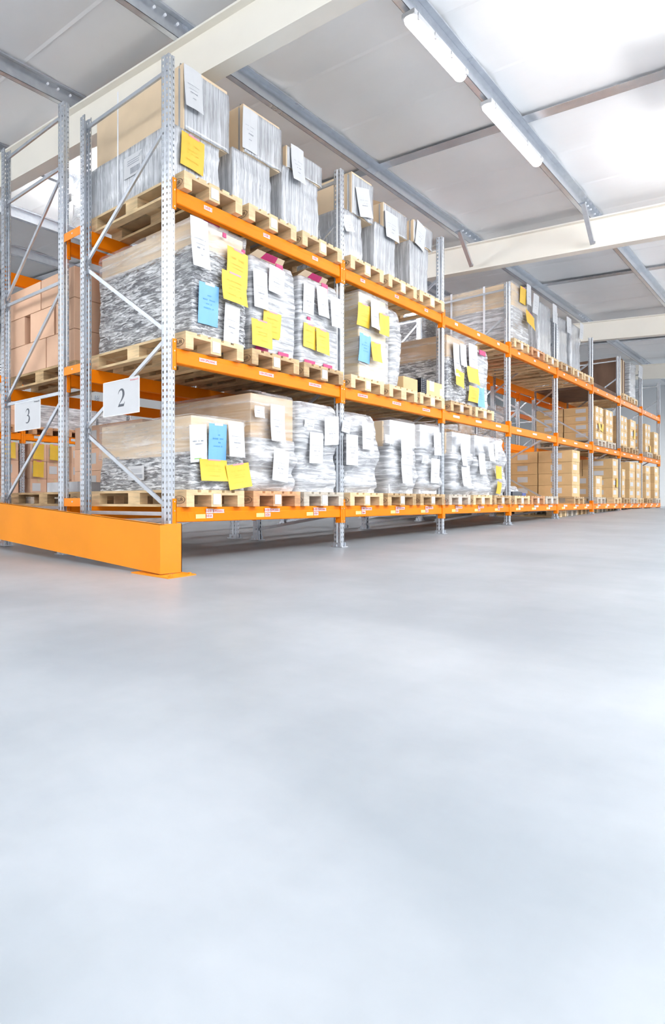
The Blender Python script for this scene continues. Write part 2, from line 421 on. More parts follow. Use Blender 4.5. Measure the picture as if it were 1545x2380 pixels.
tube_lamp(6.1, 7.6, -2.64, 'bare bright tube lamp on the next purlin over the open aisle, second one', 'lamp_diffuser_aisle', dz=-.1)

# ------------------------------------------------------------------ rack uprights and beams
BAY = 2.8
PROFILE = [((.012, .072), (.0, .072), 'g'), ((.0, .072), (.0, .060), 'g'), ((.0, .060), (.0, .048), 'h'), ((.0, .048), (.0, .040), 'g'),
           ((.0, .040), (.007, .034), 'g'), ((.007, .034), (.007, .024), 'g'), ((.007, .024), (.007, .014), 'h'), ((.007, .014), (.007, .003), 'g'),
           ((.007, .003), (.010, .0), 'g'), ((.010, .0), (.018, .0), 'g'), ((.018, .0), (.030, .0), 'h'), ((.030, .0), (.036, .0), 'g'), ((.036, .0), (.040, .006), 'g'),
           ((.040, .006), (.050, .006), 'g'), ((.050, .006), (.054, .0), 'g'), ((.054, .0), (.060, .0), 'g'), ((.060, .0), (.072, .0), 'h'), ((.072, .0), (.080, .0), 'g'),
           ((.080, .0), (.083, .003), 'g'), ((.083, .003), (.083, .014), 'g'), ((.083, .014), (.083, .024), 'h'), ((.083, .024), (.083, .034), 'g'),
           ((.083, .034), (.090, .040), 'g'), ((.090, .040), (.090, .048), 'g'), ((.090, .048), (.090, .060), 'h'), ((.090, .060), (.090, .072), 'g'), ((.090, .072), (.078, .072), 'g')]
_post = {}
def post_mesh(z0, z1, flip):
    key = (round(z0, 2), z1, flip)
    if key in _post: return _post[key]
    mb = MB()
    for (a, b, t) in PROFILE:
        ya, yb = (-a[1], -b[1]) if flip else (a[1], b[1])
        mb.face([(a[0], ya, z0), (b[0], yb, z0), (b[0], yb, z1), (a[0], ya, z1)], 'galvanised_slotted' if t == 'h' else 'galvanised')
    me = mb.mesh('post'); _post[key] = me
    return me
def add_post(t, x, y, z0, z1, flip):
    o = link('post', post_mesh(z0, z1, flip), t, (x, y, 0)); s = o.modifiers.new('sheet', 'SOLIDIFY'); s.thickness = .002
    s.offset = 1 if flip else -1
    return o
def foot_plate(t, x, y, z, flip):
    mb = MB(); yy = (-.10, .03) if flip else (-.03, .10)
    mb.box(-.025, .115, yy[0], yy[1], 0, .008, 'galvanised')
    mb.box(-.012, .0, yy[0] + .02, yy[1] - .02, .008, .05, 'galvanised'); mb.box(.09, .102, yy[0] + .02, yy[1] - .02, .008, .05, 'galvanised')
    for q in (-.016, .106): mb.cyl((q, (yy[0] + yy[1]) / 2, .008), .009, .022, 'galvanised', 8)
    return mb.build('foot_plate', t, (x, y, z))
def brace(t, a, b, w=.032):
    mb = MB(); mb.bar(a, b, w, .022, 'galvanised', (1, 0, 0))
    # channel section: a raised lip along both edges
    A, B = Vector(a), Vector(b)
    return mb.build('brace', t)
NODES_A = [(0, 3.53, 1, 3.53), (0, 3.09, 1, 2.26), (1, 2.20, 0, 1.40), (0, 1.34, 1, .70), (1, .64, 0, -.04), (0, -.10, 1, -.10), (0, -.14, 1, -.34)]
NODES_B = [(0, 3.82, 1, 3.82), (0, 3.32, 1, 3.32), (0, 3.26, 1, 2.25), (0, 2.18, 1, 2.18), (0, 2.12, 1, 1.13), (0, 1.08, 1, 1.08), (0, 1.02, 1, .03), (0, -.06, 1, -.06), (0, -.1, 1, -.34)]
def upright_frame(x, y0, top, nodes, label, group):
    zf = floor_z(x, y0) 
    t = thing('rack_upright_frame', (x, y0, zf), label, 'rack frame', group)
    D = 1.1
    for (yy, flip) in ((0, False), (D, True)):
        zz = floor_z(x + .045, y0 + yy)
        add_post(t, 0, yy, zz - zf, top - zf, flip)
        foot_plate(t, 0, yy, zz - zf, flip)
    ys = (.055, D - .055)
    for (sa, za_, sb, zb_) in nodes:
        brace(t, (.045, ys[sa], za_ - zf), (.045, ys[sb], zb_ - zf))
        for (s_, z_) in ((sa, za_), (sb, zb_)):
            pass
    return t
def beam_mesh(L, h=.125, d=.05):
    mb = MB()
    # rounded box section with a pressed step along the face
    pr = [(0, -h + .006), (0, -.045), (.004, -.040), (.004, -.006), (.010, 0), (d, 0), (d, -h), (.006, -h)]
    for (y0, z0), (y1, z1) in zip(pr, pr[1:] + pr[:1]):
        mb.face([(0, y0, z0), (L, y0, z0), (L, y1, z1), (0, y1, z1)], 'beam_orange')
    for X in (0, L): mb.face([(X, y, z) for y, z in pr], 'beam_orange')
    return mb.mesh('beam_profile')
BM = beam_mesh(BAY - .09)
def conn_mesh(right):
    mb = MB()
    x0, x1 = (-.042, .006) if right else (-.006, .042)
    mb.box(x0, x1, -.007, -.002, -.185, .07, 'beam_orange')
    xa, xb = (0, .005) if right else (-.005, 0)
    mb.box(xa, xb, -.007, .05, -.185, .07, 'beam_orange')
    xc = -.02 if right else .02
    for z in (-.165, -.03, .045): mb.cyl((xc, -.0072, z), .006, -.003, 'galvanised', 8, 'y')
    return mb.mesh('connector')
CM_L, CM_R = conn_mesh(True), conn_mesh(False)
def rack_beam(x, y, z, label, group, back=False):
    """beam between two frames; x,y,z is the left end of its top front edge"""
    t = thing('rack_beam', (x, y, z), label, 'rack beam', group)
    link('beam_profile', BM, t)
    link('connector', CM_L, t); link('connector', CM_R, t, (BAY - .09, 0, 0))
    if back: t.rotation_euler = (0, 0, math.pi); t.location = (x + BAY - .09, y, z)
    return t
def plate(par, x, z, w, h, mat, y=-.002, name='location_label'):
    mb = MB(); mb.box(-w / 2, w / 2, -.0015, .0, -h / 2, h / 2, mat)
    return mb.build(name, par, (x, y, z))
LV = {0: -.045, 1: 1.262, 2: 2.575}
LN = {0: 'lowest', 1: 'middle', 2: 'top'}
NTH = ['first', 'second', 'third', 'fourth', 'fifth', 'sixth', 'seventh', 'eighth', 'ninth', 'tenth']
UP = {'A': 'front row', 'B': 'back-to-back second row', 'C': 'far row across the back aisle'}
for n in range(9):
    lab = ['galvanised upright frame at the open rack end, carrying the 2 sign'] + \
          ['galvanised upright frame of the front row, %s from the open end' % NTH[i] for i in range(1, 9)]
    upright_frame(BAY * n, 0, 3.64, NODES_A, lab[n], 'front row upright frames')
for n in range(8):
    lab = ['taller galvanised upright frame at the left, carrying the 3 sign'] + \
          ['galvanised upright frame of the second row behind, %s from the open end' % NTH[i] for i in range(1, 8)]
    upright_frame(BAY * n, 1.35, 3.93, NODES_B, lab[n], 'second row upright frames')
for n in (1, 2, 3):
    upright_frame(BAY * n, 6.0, 2.4, NODES_B[3:], ['', 'galvanised upright frame across the back aisle, seen below the 3 sign', 'second galvanised frame across the back aisle, low between the front row legs', 'third galvanised frame across the back aisle, low between the front row legs'][n], 'far row upright frames')
for n in range(8):
    for lv in (0, 1, 2):
        b = rack_beam(BAY * n + .09, 0, LV[lv], 'orange front beam of the %s shelf, %s bay of the front row' % (LN[lv], NTH[n]), 'front row beams')
        for k, sx in enumerate((.42, 1.30, 2.18)):
            if lv == 2:
                pl_ = plate(b, sx, -.055, .11, .035, 'paper_white')
                if n < 2: text_obj('2-0%d0 1' % (3 * n + k + 1), .032, 'red_ink', 'red_lettering', pl_, (0, -.003, 0))
            elif lv == 1:
                pl_ = plate(b, sx, -.055, .24, .032, 'paper_white')
                if n < 2: text_obj('2-0%d0 OPSCHAAL 1' % (3 * n + k + 1), .028, 'red_ink', 'red_lettering', pl_, (0, -.003, 0))
            else:
                c1 = plate(b, sx + .02, -.035, .10, .038, 'paper_white')
                c3 = plate(b, sx + .15, -.037, .15, .032, 'paper_white')
                c2 = plate(b, sx + .02, -.078, .09, .036, 'paper_white')
                plate(b, sx - .10, -.080, .13, .036, 'tag_yellow', name='yellow_tag')
                if n < 3:
                    text_obj('2-0%dB T' % (3 * n + k + 1), .034, 'red_ink', 'red_lettering', c1, (0, -.003, 0))
                    text_obj('2-0%dA 1' % (3 * n + k + 1), .034, 'red_ink', 'red_lettering', c2, (0, -.003, 0))
                    text_obj('OPSCHAAL 3', .026, 'red_ink', 'red_lettering', c3, (0, -.003, 0))
        if lv > 0 or n < 4:
            rack_beam(BAY * n + .09, 1.1, LV[lv], 'orange rear beam of the %s shelf, %s bay of the front row' % (LN[lv], NTH[n]), 'front row beams', True)
for n in range(7):
    for lv in (0, 1, 2):
        rack_beam(BAY * n + .09, 1.35, LV[lv], 'orange front beam of the %s shelf, %s bay of the second row' % (LN[lv], NTH[n]), 'second row beams')
        if lv == 2 or n < 2: rack_beam(BAY * n + .09, 2.45, LV[lv], 'orange rear beam of the %s shelf, %s bay of the second row' % (LN[lv], NTH[n]), 'second row beams', True)
for n in (0, 1, 2):
    for lv in (0, 1, 2):
        if lv == 2 and n > 0: continue
        b = rack_beam(BAY * n + .09, 6.0, LV[lv] - (.3 if lv == 2 else 0), 'orange beam of the %s shelf, %s bay across the back aisle' % (LN[lv], NTH[n]), 'far row beams')
        for sx in (.3, 1.2, 2.1): plate(b, sx, -.05, .2, .05, 'paper_white')
# row spacers between the two back-to-back rows
for (z, l) in ((2.62, 'upper'), (1.31, 'middle'), (.03, 'lower')):
    mb = MB(); mb.box(0, .06, 1.102, 1.348, 0, .004, 'spacer_orange'); mb.box(0, .004, 1.102, 1.348, -.075, 0, 'spacer_orange')
    mb.cyl((-.002, 1.225, -.03), .009, .006, 'galvanised', 8, 'x')
    tag(mb.build('row_spacer', None, (.015, 0, z)), 'short orange spacer joining the two back-to-back frames, %s one' % l, 'rack spacer', 'row spacers')

# aisle number signs on the end frames
def stroke(pts, mat, par, name):
    """lettering with a varying pen width: pts = (u, v, halfwidth)"""
    mb = MB(); P = [Vector((u, v)) for u, v, _ in pts]; L = []; R = []
    for i, (u, v, w) in enumerate(pts):
        a = P[max(0, i - 1)]; b = P[min(len(P) - 1, i + 1)]; d = (b - a).normalized(); nrm = Vector((-d.y, d.x))
        L.append(P[i] + nrm * w); R.append(P[i] - nrm * w)
    return L, R
def bez(p0, p1, p2, p3, n=10):
    return [tuple((1 - t) ** 3 * a + 3 * (1 - t) ** 2 * t * b + 3 * (1 - t) * t * t * c + t ** 3 * d for a, b, c, d in zip(p0, p1, p2, p3)) for t in [i / n for i in range(n + 1)]]
def numeral(which, par, h):
    if which == '2':
        s = bez((-.24, .22, .012), (-.19, .52, .03), (.20, .60, .075), (.18, .18, .085)) + bez((.18, .18, .085), (.16, -.02, .06), (-.08, -.25, .022), (-.19, -.38, .02))[1:]
        extra = [[(-.27, -.5), (.20, -.5), (.29, -.25), (.265, -.25), (.20, -.355), (-.14, -.355), (-.2, -.38)]]
        strokes = [s]
    else:
        strokes = [bez((-.21, .27, .012), (-.14, .54, .03), (.17, .55, .07), (.14, .24, .072)) + bez((.14, .24, .072), (.12, .1, .05), (.02, .05, .03), (-.08, .02, .012))[1:],
                   bez((-.06, .03, .02), (.2, .06, .05), (.24, -.16, .085), (.16, -.30, .075)) + bez((.16, -.30, .075), (.08, -.46, .04), (-.06, -.49, .03), (-.2, -.42, .035))[1:]]
        extra = []
    mb = MB()
    for st in strokes:
        L, R = stroke(st, None, None, None)
        for i in range(len(L) - 1):
            q = [L[i], L[i + 1], R[i + 1], R[i]]
            mb.face([(-.0025, -p.x * h, p.y * h) for p in q], 'grey_ink')
    for e in extra: mb.face([(-.0026, -u * h, v * h) for u, v in e], 'grey_ink')
    return mb.build('numeral', par)
def sign(which, y, z, w, h, label):
    t = thing('aisle_sign', (-.006, y, z), label, 'sign', 'aisle number signs')
    mb = MB(); mb.box(-.002, .0, -w / 2, w / 2, -h / 2, h / 2, 'paper_white'); mb.build('sign_sheet', t)
    fr = MB(); bw = .006
    for (a, b, c, d) in ((-w / 2, w / 2, -h / 2, -h / 2 + bw), (-w / 2, w / 2, h / 2 - bw, h / 2), (-w / 2, -w / 2 + bw, -h / 2, h / 2), (w / 2 - bw, w / 2, -h / 2, h / 2)):
        fr.box(-.004, -.002, a, b, c, d, 'strap_white')
    fr.build('sleeve_edge', t)
    o = numeral(which, t, .155); o.location = (0, -.005, -.005)
    text_obj('Honeywell', .022, 'pale_red_ink' if which == '2' else 'grey_ink', 'small_print', t, (-.0035, -w / 2 + .065, h / 2 - .022), '-x')
sign('2', .535, .915, .45, .31, 'white sheet with a large grey 2 hung on the nearer end frame')
sign('3', 1.93, .905, .46, .305, 'white sheet with a large grey 3, hung on the taller frame at the left')

# ------------------------------------------------------------------ end guard
t = thing('rack_end_guard', (-.31, -.193, floor_z(-.31, -.193)), 'orange folded steel guard in front of the rack end', 'rack guard')
zf0 = floor_z(-.31, -.193); G = .073
def gz(y, z): return z - zf0 + (y + .193) * G
mb = MB(); th = .008; zt, zb_ = -.172, -.548
y0, y1 = -.193, 2.95
def gbox(mb, x0, x1, ya, yb, za_, zb2, m):
    p = [(x, y, gz(y, z)) for z in (za_, zb2) for y in (ya, yb) for x in (x0, x1)]
    p = [(x + .31 - .31, y + .193, z) for x, y, z in p]
    i = len(mb.v); mb.v += p; k = mb.mid(m)
    for f in ((0, 2, 3, 1), (4, 5, 7, 6), (0, 1, 5, 4), (2, 6, 7, 3), (0, 4, 6, 2), (1, 3, 7, 5)):
        mb.f.append(tuple(i + a for a in f)); mb.mi.append(k)
gbox(mb, 0, th, y0, y1, zb_, zt, 'guard_orange')
gbox(mb, 0, .05, y0, y1, zt - .004, zt, 'guard_orange')     # folded top lip
mb.build('long_panel', t)
mb = MB(); gbox(mb, th, .25, y0, y0 + th, zb_, zt + .002, 'guard_orange'); gbox(mb, .242, .25, y0, y0 + .05, zb_, zt + .002, 'guard_orange'); mb.build('corner_panel', t)
mb = MB(); mb.box(-.045, .275, -.12, .26, 0, .009, 'guard_orange'); o = mb.build('base_plate', t); o.rotation_euler = floor_rot(0, 0); 
mb = MB(); mb.cyl((0, 0, 0), .012, .02, 'guard_orange', 10); mb.cyl((0, 0, 0), .02, .003, 'guard_orange', 12); mb.build('anchor_bolt', t, (.0, -.10, .008))
mb = MB(); mb.cyl((0, 0, 0), .012, .02, 'guard_orange', 10); mb.cyl((0, 0, 0), .02, .003, 'guard_orange', 12); mb.build('anchor_bolt', t, (.235, -.09, .004))
mb = MB(); zz = floor_z(-.31, 2.9) - zf0; mb.box(-.02, .14, 2.86, 3.10, zz, zz + .009, 'guard_orange'); mb.build('base_plate', t)
mb = MB(); mb.box(.01, .06, 2.95, 3.05, zz + .009, zz + .35, 'guard_orange'); mb.build('guard_leg', t)

# ------------------------------------------------------------------ pallets
PT = {}
def stamp_mesh(w):
    return None
def make_pallet_meshes(w):
    d = {}
    def bx(a, b, c, e, f, g):
        m = MB(); m.box(a, b, c, e, f, g, w); return m.mesh('board')
    d['top'] = [bx(x0, x1, 0, 1.2, .122, .144) for x0, x1 in ((0, .145), (.19, .29), (.3275, .4725), (.51, .61), (.655, .8))]
    d['str'] = [bx(0, .8, y, y + .145, .1, .122) for y in (0, .5275, 1.055)]
    d['blk'] = [bx(x0, x1, y, y + .145, .022, .1) for y in (0, .5275, 1.055) for x0, x1 in ((0, .1), (.3275, .4725), (.7, .8))]
    d['bot'] = [bx(x0, x1, 0, 1.2, 0, .022) for x0, x1 in ((0, .1), (.3275, .4725), (.7, .8))]
    return d
for w in ('pallet_wood', 'pallet_wood_fresh', 'pallet_wood_red', 'pallet_wood_grey'): PT[w] = make_pallet_meshes(w)
_st = {}
def stamp():
    if 'm' not in _st:
        me = text_mesh('EUR', .045, 'stamp_ink', 'stamp')
        mb = MB(); n = 24
        for j in range(n):
            a, b = 2 * math.pi * j / n, 2 * math.pi * (j + 1) / n
            for r0, r1 in ((1, .9),):
                mb.face([(.062 * r0 * math.cos(a), .034 * r0 * math.sin(a), 0), (.062 * r0 * math.cos(b), .034 * r0 * math.sin(b), 0), (.062 * r1 * math.cos(b), .034 * r1 * math.sin(b), 0), (.062 * r1 * math.cos(a), .034 * r1 * math.sin(a), 0)], 'stamp_ink')
        i = 0
        vs = [tuple(v.co) for v in me.vertices]; k = len(mb.v); mb.v += vs
        for p in me.polygons: mb.f.append(tuple(k + q for q in p.vertices)); mb.mi.append(0)
        m2 = mb.mesh('stamp'); m2.transform(Matrix.Rotation(math.radians(-90), 4, 'Z') @ Matrix.Rotation(math.radians(90), 4, 'X'))
        _st['m'] = m2
    return _st['m']
def pallet(x, y, z, wood, label, group, paper=True, stamped=True, detail=True, rot=None):
    t = thing('pallet', (x, y, z), label, 'pallet', group)
    if rot: t.rotation_euler = rot
    d = PT[wood]
    for m in d['top']: link('top_board', m, t)
    for m in d['str']: link('cross_board', m, t)
    for m in d['blk']: link('block', m, t)
    for m in d['bot']: link('bottom_board', m, t)
    if detail:
        if stamped:
            link('eur_stamp', stamp(), t, (-.002, .075, .061))
        if paper:
            mb = MB(); mb.box(0, .105, -.003, -.001, .02, .112, 'paper_white'); mb.build('paper_label', t, (.35, 0, 0))
    return t
random.seed(4)
PZ = .144
PY = -.04
# (level, x, wood, paper)
AP = []
woods = {0: ['pallet_wood_fresh', 'pallet_wood_red', 'pallet_wood_grey', 'pallet_wood_fresh', 'pallet_wood', 'pallet_wood', 'pallet_wood_grey', 'pallet_wood_fresh', 'pallet_wood'],
         1: ['pallet_wood_fresh', 'pallet_wood', 'pallet_wood', 'pallet_wood_fresh', 'pallet_wood_fresh', 'pallet_wood_fresh', 'pallet_wood', 'pallet_wood_fresh'],
         2: ['pallet_wood_fresh', 'pallet_wood_fresh', 'pallet_wood_fresh', 'pallet_wood_fresh', 'pallet_wood_fresh', 'pallet_wood_fresh', 'pallet_wood_fresh', 'pallet_wood_red', 'pallet_wood_fresh', 'pallet_wood', 'pallet_wood_fresh', 'pallet_wood_fresh']}
xs_lv = {0: [.18, 1.12, 1.99, 2.94, 3.86, 4.79, 5.74, 6.66, 7.56, 8.55, 9.45, 10.32],
         1: [.17, 1.10, 1.99, 2.96, 3.90, 4.78, 5.80, 6.74],
         2: [.15, 1.05, 1.96, 2.95, 3.88, 4.77, 8.52, 9.45, 10.35, 11.33, 12.2, 13.1]}
def bay_of(x): return int(x // BAY)
for lv in xs_lv:
    seen = {}
    for i, x in enumerate(xs_lv[lv]):
        b = bay_of(x); k = seen.get(b, 0); seen[b] = k + 1
        wood = woods[lv][i % len(woods[lv])]
        tone = {'pallet_wood': 'weathered brown', 'pallet_wood_fresh': 'fresh pale', 'pallet_wood_red': 'reddish', 'pallet_wood_grey': 'greyed'}[wood]
        pallet(x, PY, LV[lv] + .001, wood, '%s wooden pallet, %s shelf, %s bay, %s along the beam' % (tone, LN[lv], NTH[b], NTH[k]), 'pallets on the front row', paper=not (lv == 1 and i in (4,)))
LOADS = {'T1a': (2, 0.193, 0.839, 3.199),
 'T1b': (2, 0.332, 0.948, 3.769),
 'T2a': (2, 1.033, 1.66, 3.307),
 'T2b': (2, 1.194, 1.813, 3.762),
 'T3a': (2, 1.813, 2.572, 3.403),
 'T3b': (2, 1.915, 2.608, 3.634),
 'T4a': (2, 3.159, 3.562, 3.334),
 'T4b': (2, 3.383, 3.959, 3.82),
 'T5a': (2, 3.824, 4.434, 3.398),
 'T5b': (2, 4.122, 4.776, 3.706),
 'T6a': (2, 4.881, 5.504, 3.448),
 'T6b': (2, 5.001, 5.607, 3.742),
 'T7': (2, 9.043, 10.219, 3.85),
 'T8': (2, 10.703, 11.507, 3.811),
 'T9': (2, 11.75, 12.449, 3.721),
 'T10': (2, 12.783, 13.667, 3.768),
 'T11': (2, 19.153, 20.42, 3.813),
 'M1': (1, 0.304, 1.068, 2.396),
 'M2': (1, 1.142, 1.936, 2.298),
 'M3': (1, 1.96, 2.842, 2.298),
 'M4': (1, 3.235, 4.009, 2.41),
 'M5': (1, 4.009, 4.405, 2.366),
 'M6': (1, 5.86, 6.559, 2.35),
 'M7': (1, 6.61, 7.484, 2.305),
 'M5c': (1, 4.736, 5.647, 1.608),
 'C1': (1, 14.84, 15.619, 2.134),
 'C2': (1, 16.309, 17.501, 2.218),
 'C3': (1, 18.197, 19.345, 2.311),
 'C4': (1, 20.402, 21.544, 2.345),
 'C5': (1, 22.259, 23.165, 2.106),
 'W1': (0, 0.281, 1.046, 0.741),
 'W2': (0, 1.133, 1.943, 1.039),
 'W3': (0, 1.943, 2.869, 1.027),
 'W4': (0, 2.898, 3.735, 1.012),
 'W5': (0, 4.02, 4.79, 1.037),
 'W6': (0, 4.964, 5.785, 1.05),
 'W7': (0, 6.035, 6.788, 1.027),
 'W8': (0, 6.876, 7.645, 1.037),
 'W9': (0, 7.784, 8.133, 1.032),
 'C6': (0, 12.395, 12.909, 0.882),
 'C7': (0, 16.536, 17.13, 1.039),
 'C8': (0, 19.517, 20.138, 1.046)}
NOTES = {'T1b': [('p', 0.429, 3.559, 0.236, 0.367, 0)],
 'T1a': [('y', 0.43, 3.011, 0.306, 0.285, 3)],
 'T2b': [('p', 1.281, 3.525, 0.237, 0.387, 0)],
 'T3b': [('p', 2.102, 3.473, 0.239, 0.367, 0)],
 'T4b': [('p', 3.548, 3.514, 0.332, 0.343, -12)],
 'T4a': [('p', 3.154, 3.162, 0.21, 0.195, -12)],
 'T5b': [('p', 4.282, 3.434, 0.363, 0.333, 0)],
 'T6b': [('p', 5.154, 3.554, 0.291, 0.333, 12)],
 'T7': [('y', 9.066, 3.532, 0.324, 0.275, 0), ('p', 9.324, 3.593, 0.239, 0.354, 0), ('y', 9.326, 3.152, 0.477, 0.241, 10),
        ('p', 9.803, 3.532, 0.327, 0.341, 0)],
 'T8': [('p', 10.969, 3.576, 0.286, 0.355, 0)],
 'T9': [('p', 11.977, 3.53, 0.348, 0.321, 0)],
 'T10': [('p', 12.99, 3.589, 0.279, 0.319, 0)],
 'T11': [('p', 19.318, 3.554, 0.53, 0.332, 0)],
 'M1': [('p', 0.365, 2.175, 0.233, 0.426, 0), ('y', 0.881, 2.09, 0.307, 0.314, 4), ('y', 0.821, 1.885, 0.36, 0.267, 2),
        ('b', 0.501, 1.69, 0.27, 0.349, 0), ('p', 0.807, 1.574, 0.22, 0.342, 4)],
 'M2': [('p', 1.256, 1.976, 0.229, 0.356, 0), ('p', 1.517, 2.112, 0.264, 0.255, 4), ('y', 1.244, 1.556, 0.326, 0.247, 0),
        ('y', 1.463, 1.683, 0.298, 0.245, 0)],
 'M3': [('p', 2.122, 2.067, 0.208, 0.306, 0), ('p', 2.351, 2.076, 0.217, 0.317, 0), ('p', 2.6, 2.011, 0.21, 0.325, 0),
        ('y', 2.131, 1.684, 0.241, 0.245, 3), ('y', 2.356, 1.663, 0.261, 0.25, 3)],
 'M4': [('y', 3.311, 2.121, 0.301, 0.249, 0), ('p', 3.537, 2.174, 0.216, 0.344, 3), ('y', 3.752, 2.085, 0.257, 0.243, 0),
        ('b', 3.326, 1.748, 0.27, 0.318, 2), ('y', 3.57, 1.735, 0.239, 0.225, 0)],
 'M6': [('p', 6.061, 1.999, 0.256, 0.467, 0), ('p', 6.272, 2.097, 0.231, 0.314, 0), ('y', 6.118, 1.739, 0.307, 0.225, 6)],
 'M7': [('p', 6.698, 2.134, 0.35, 0.374, 0), ('y', 6.647, 1.852, 0.452, 0.24, 0), ('y', 6.673, 1.58, 0.401, 0.222, 0),
        ('b', 7.019, 1.578, 0.292, 0.305, 0)],
 'W1': [('g', 0.355, 0.492, 0.227, 0.313, -6), ('b', 0.597, 0.51, 0.246, 0.323, -1), ('p', 0.834, 0.552, 0.228, 0.312, 0),
        ('y', 0.545, 0.269, 0.373, 0.184, 0), ('y', 0.883, 0.228, 0.339, 0.218, -7)],
 'W2': [('s', 1.233, 0.834, 0.159, 0.108, 0), ('p', 1.512, 0.749, 0.242, 0.349, 1), ('p', 1.553, 0.344, 0.267, 0.301, 5)],
 'W3': [('s', 2.112, 0.781, 0.191, 0.105, 0), ('p', 2.222, 0.551, 0.263, 0.317, 0), ('p', 2.519, 0.748, 0.296, 0.299, -5)],
 'W4': [('s', 2.88, 0.816, 0.182, 0.122, 6), ('p', 2.977, 0.57, 0.264, 0.336, 0), ('p', 3.315, 0.744, 0.27, 0.307, 0)],
 'W5': [('s', 3.91, 0.745, 0.219, 0.103, 3), ('p', 4.371, 0.624, 0.323, 0.341, 1), ('p', 4.321, 0.372, 0.296, 0.308, 3)],
 'W6': [('p', 5.355, 0.777, 0.246, 0.311, 0), ('s', 4.941, 0.55, 0.19, 0.106, 0), ('p', 5.234, 0.408, 0.284, 0.325, 1)],
 'W7': [('p', 6.275, 0.677, 0.198, 0.332, 0), ('p', 6.334, 0.371, 0.317, 0.309, 3), ('s', 6.039, 0.905, 0.176, 0.103, 0)],
 'W8': [('p', 7.032, 0.57, 0.275, 0.324, 0), ('s', 6.913, 0.804, 0.18, 0.103, 0), ('p', 7.35, 0.754, 0.248, 0.278, 3)],
 'W9': [('p', 7.661, 0.804, 0.139, 0.297, 0), ('y', 7.742, 0.462, 0.261, 0.204, 0), ('y', 7.732, 0.217, 0.201, 0.19, 6)]}
YFR = {0: -.01, 1: 0.0, 2: .12}
def rr_ring(w, d, r, n=6):
    """rounded rectangle, counter-clockwise from the front-left corner"""
    pts = []
    for (cx_, cy_, a0) in ((r, r, math.pi), (w - r, r, 1.5 * math.pi), (w - r, d - r, 0), (r, d - r, .5 * math.pi)):
        for j in range(n + 1):
            a = a0 + .5 * math.pi * j / n
            pts.append((cx_ + r * math.cos(a), cy_ + r * math.sin(a)))
    # subdivide long sides
    out = []
    for i in range(len(pts)):
        a = Vector(pts[i]); b = Vector(pts[(i + 1) % len(pts)]); L = (b - a).length; m = max(1, int(L / .05))
        for k in range(m): out.append(a.lerp(b, k / m))
    return out
def shell(w, d, z0, z1, seed, mat, r=.03, bulge=.012, crease=.006, dome=.0, profile=None, dz=.035, top=True, hem=.0):
    """closed film sleeve hugging a load of plan w x d; profile(t) gives the swelling at height fraction t"""
    ring = rr_ring(w, d, r); n = len(ring); mb = MB(); k = mb.mid(mat)
    nz = max(4, int((z1 - z0) / dz)); cxy = Vector((w / 2, d / 2)); off = Vector((seed * 13.7, seed * 7.1, seed * 3.3))
    def pt(p, z, t, shrink=0.0):
        q = Vector(p); dr = (q - cxy); L = max(abs(dr.x) / (w / 2), abs(dr.y) / (d / 2)); nrm = dr.normalized()
        sw = profile(t) if profile else 0
        b = bulge * noise.noise(Vector((q.x * 2.2, q.y * 2.2, z * 3.5)) + off) + bulge * .7 * noise.noise(Vector((seed, q.x * .6, z * 14)) + off)
        c = crease * noise.noise(Vector((q.x * 9, q.y * 9, z * 26)) + off) + crease * .6 * noise.noise(Vector((q.x * 24, q.y * 24, z * 50)) + off)
        zz = z
        if dome and t > .8: s_ = (t - .8) / .2; sw -= dome * s_ * s_
        if hem and t < .02: zz += hem * (.5 + noise.noise(Vector((q.x * 5, q.y * 5, seed))))
        q = q + nrm * (sw + b + c)
        if shrink: q = q.lerp(cxy, shrink); zz += .012 * noise.noise(Vector((q.x * 5, q.y * 5, seed * 2.0)))
        return (q.x, q.y, zz)
    for i in range(nz + 1):
        t = i / nz
        for p in ring: mb.v.append(pt(p, z0 + (z1 - z0) * t, t))
    for i in range(nz):
        for j in range(n):
            mb.f.append((i * n + j, i * n + (j + 1) % n, (i + 1) * n + (j + 1) % n, (i + 1) * n + j)); mb.mi.append(k)
    if top:
        base = nz * n
        for s_ in (.08, .25, .5, .75):
            nb = len(mb.v)
            for p in ring: mb.v.append(pt(p, z1 + dome * .25 * min(1, s_ * 4), 1, s_))
            for j in range(n):
                mb.f.append((base + j, base + (j + 1) % n, nb + (j + 1) % n, nb + j)); mb.mi.append(k)
            base = nb
        mb.f.append(tuple(base + j for j in range(n))); mb.mi.append(k)
    return mb
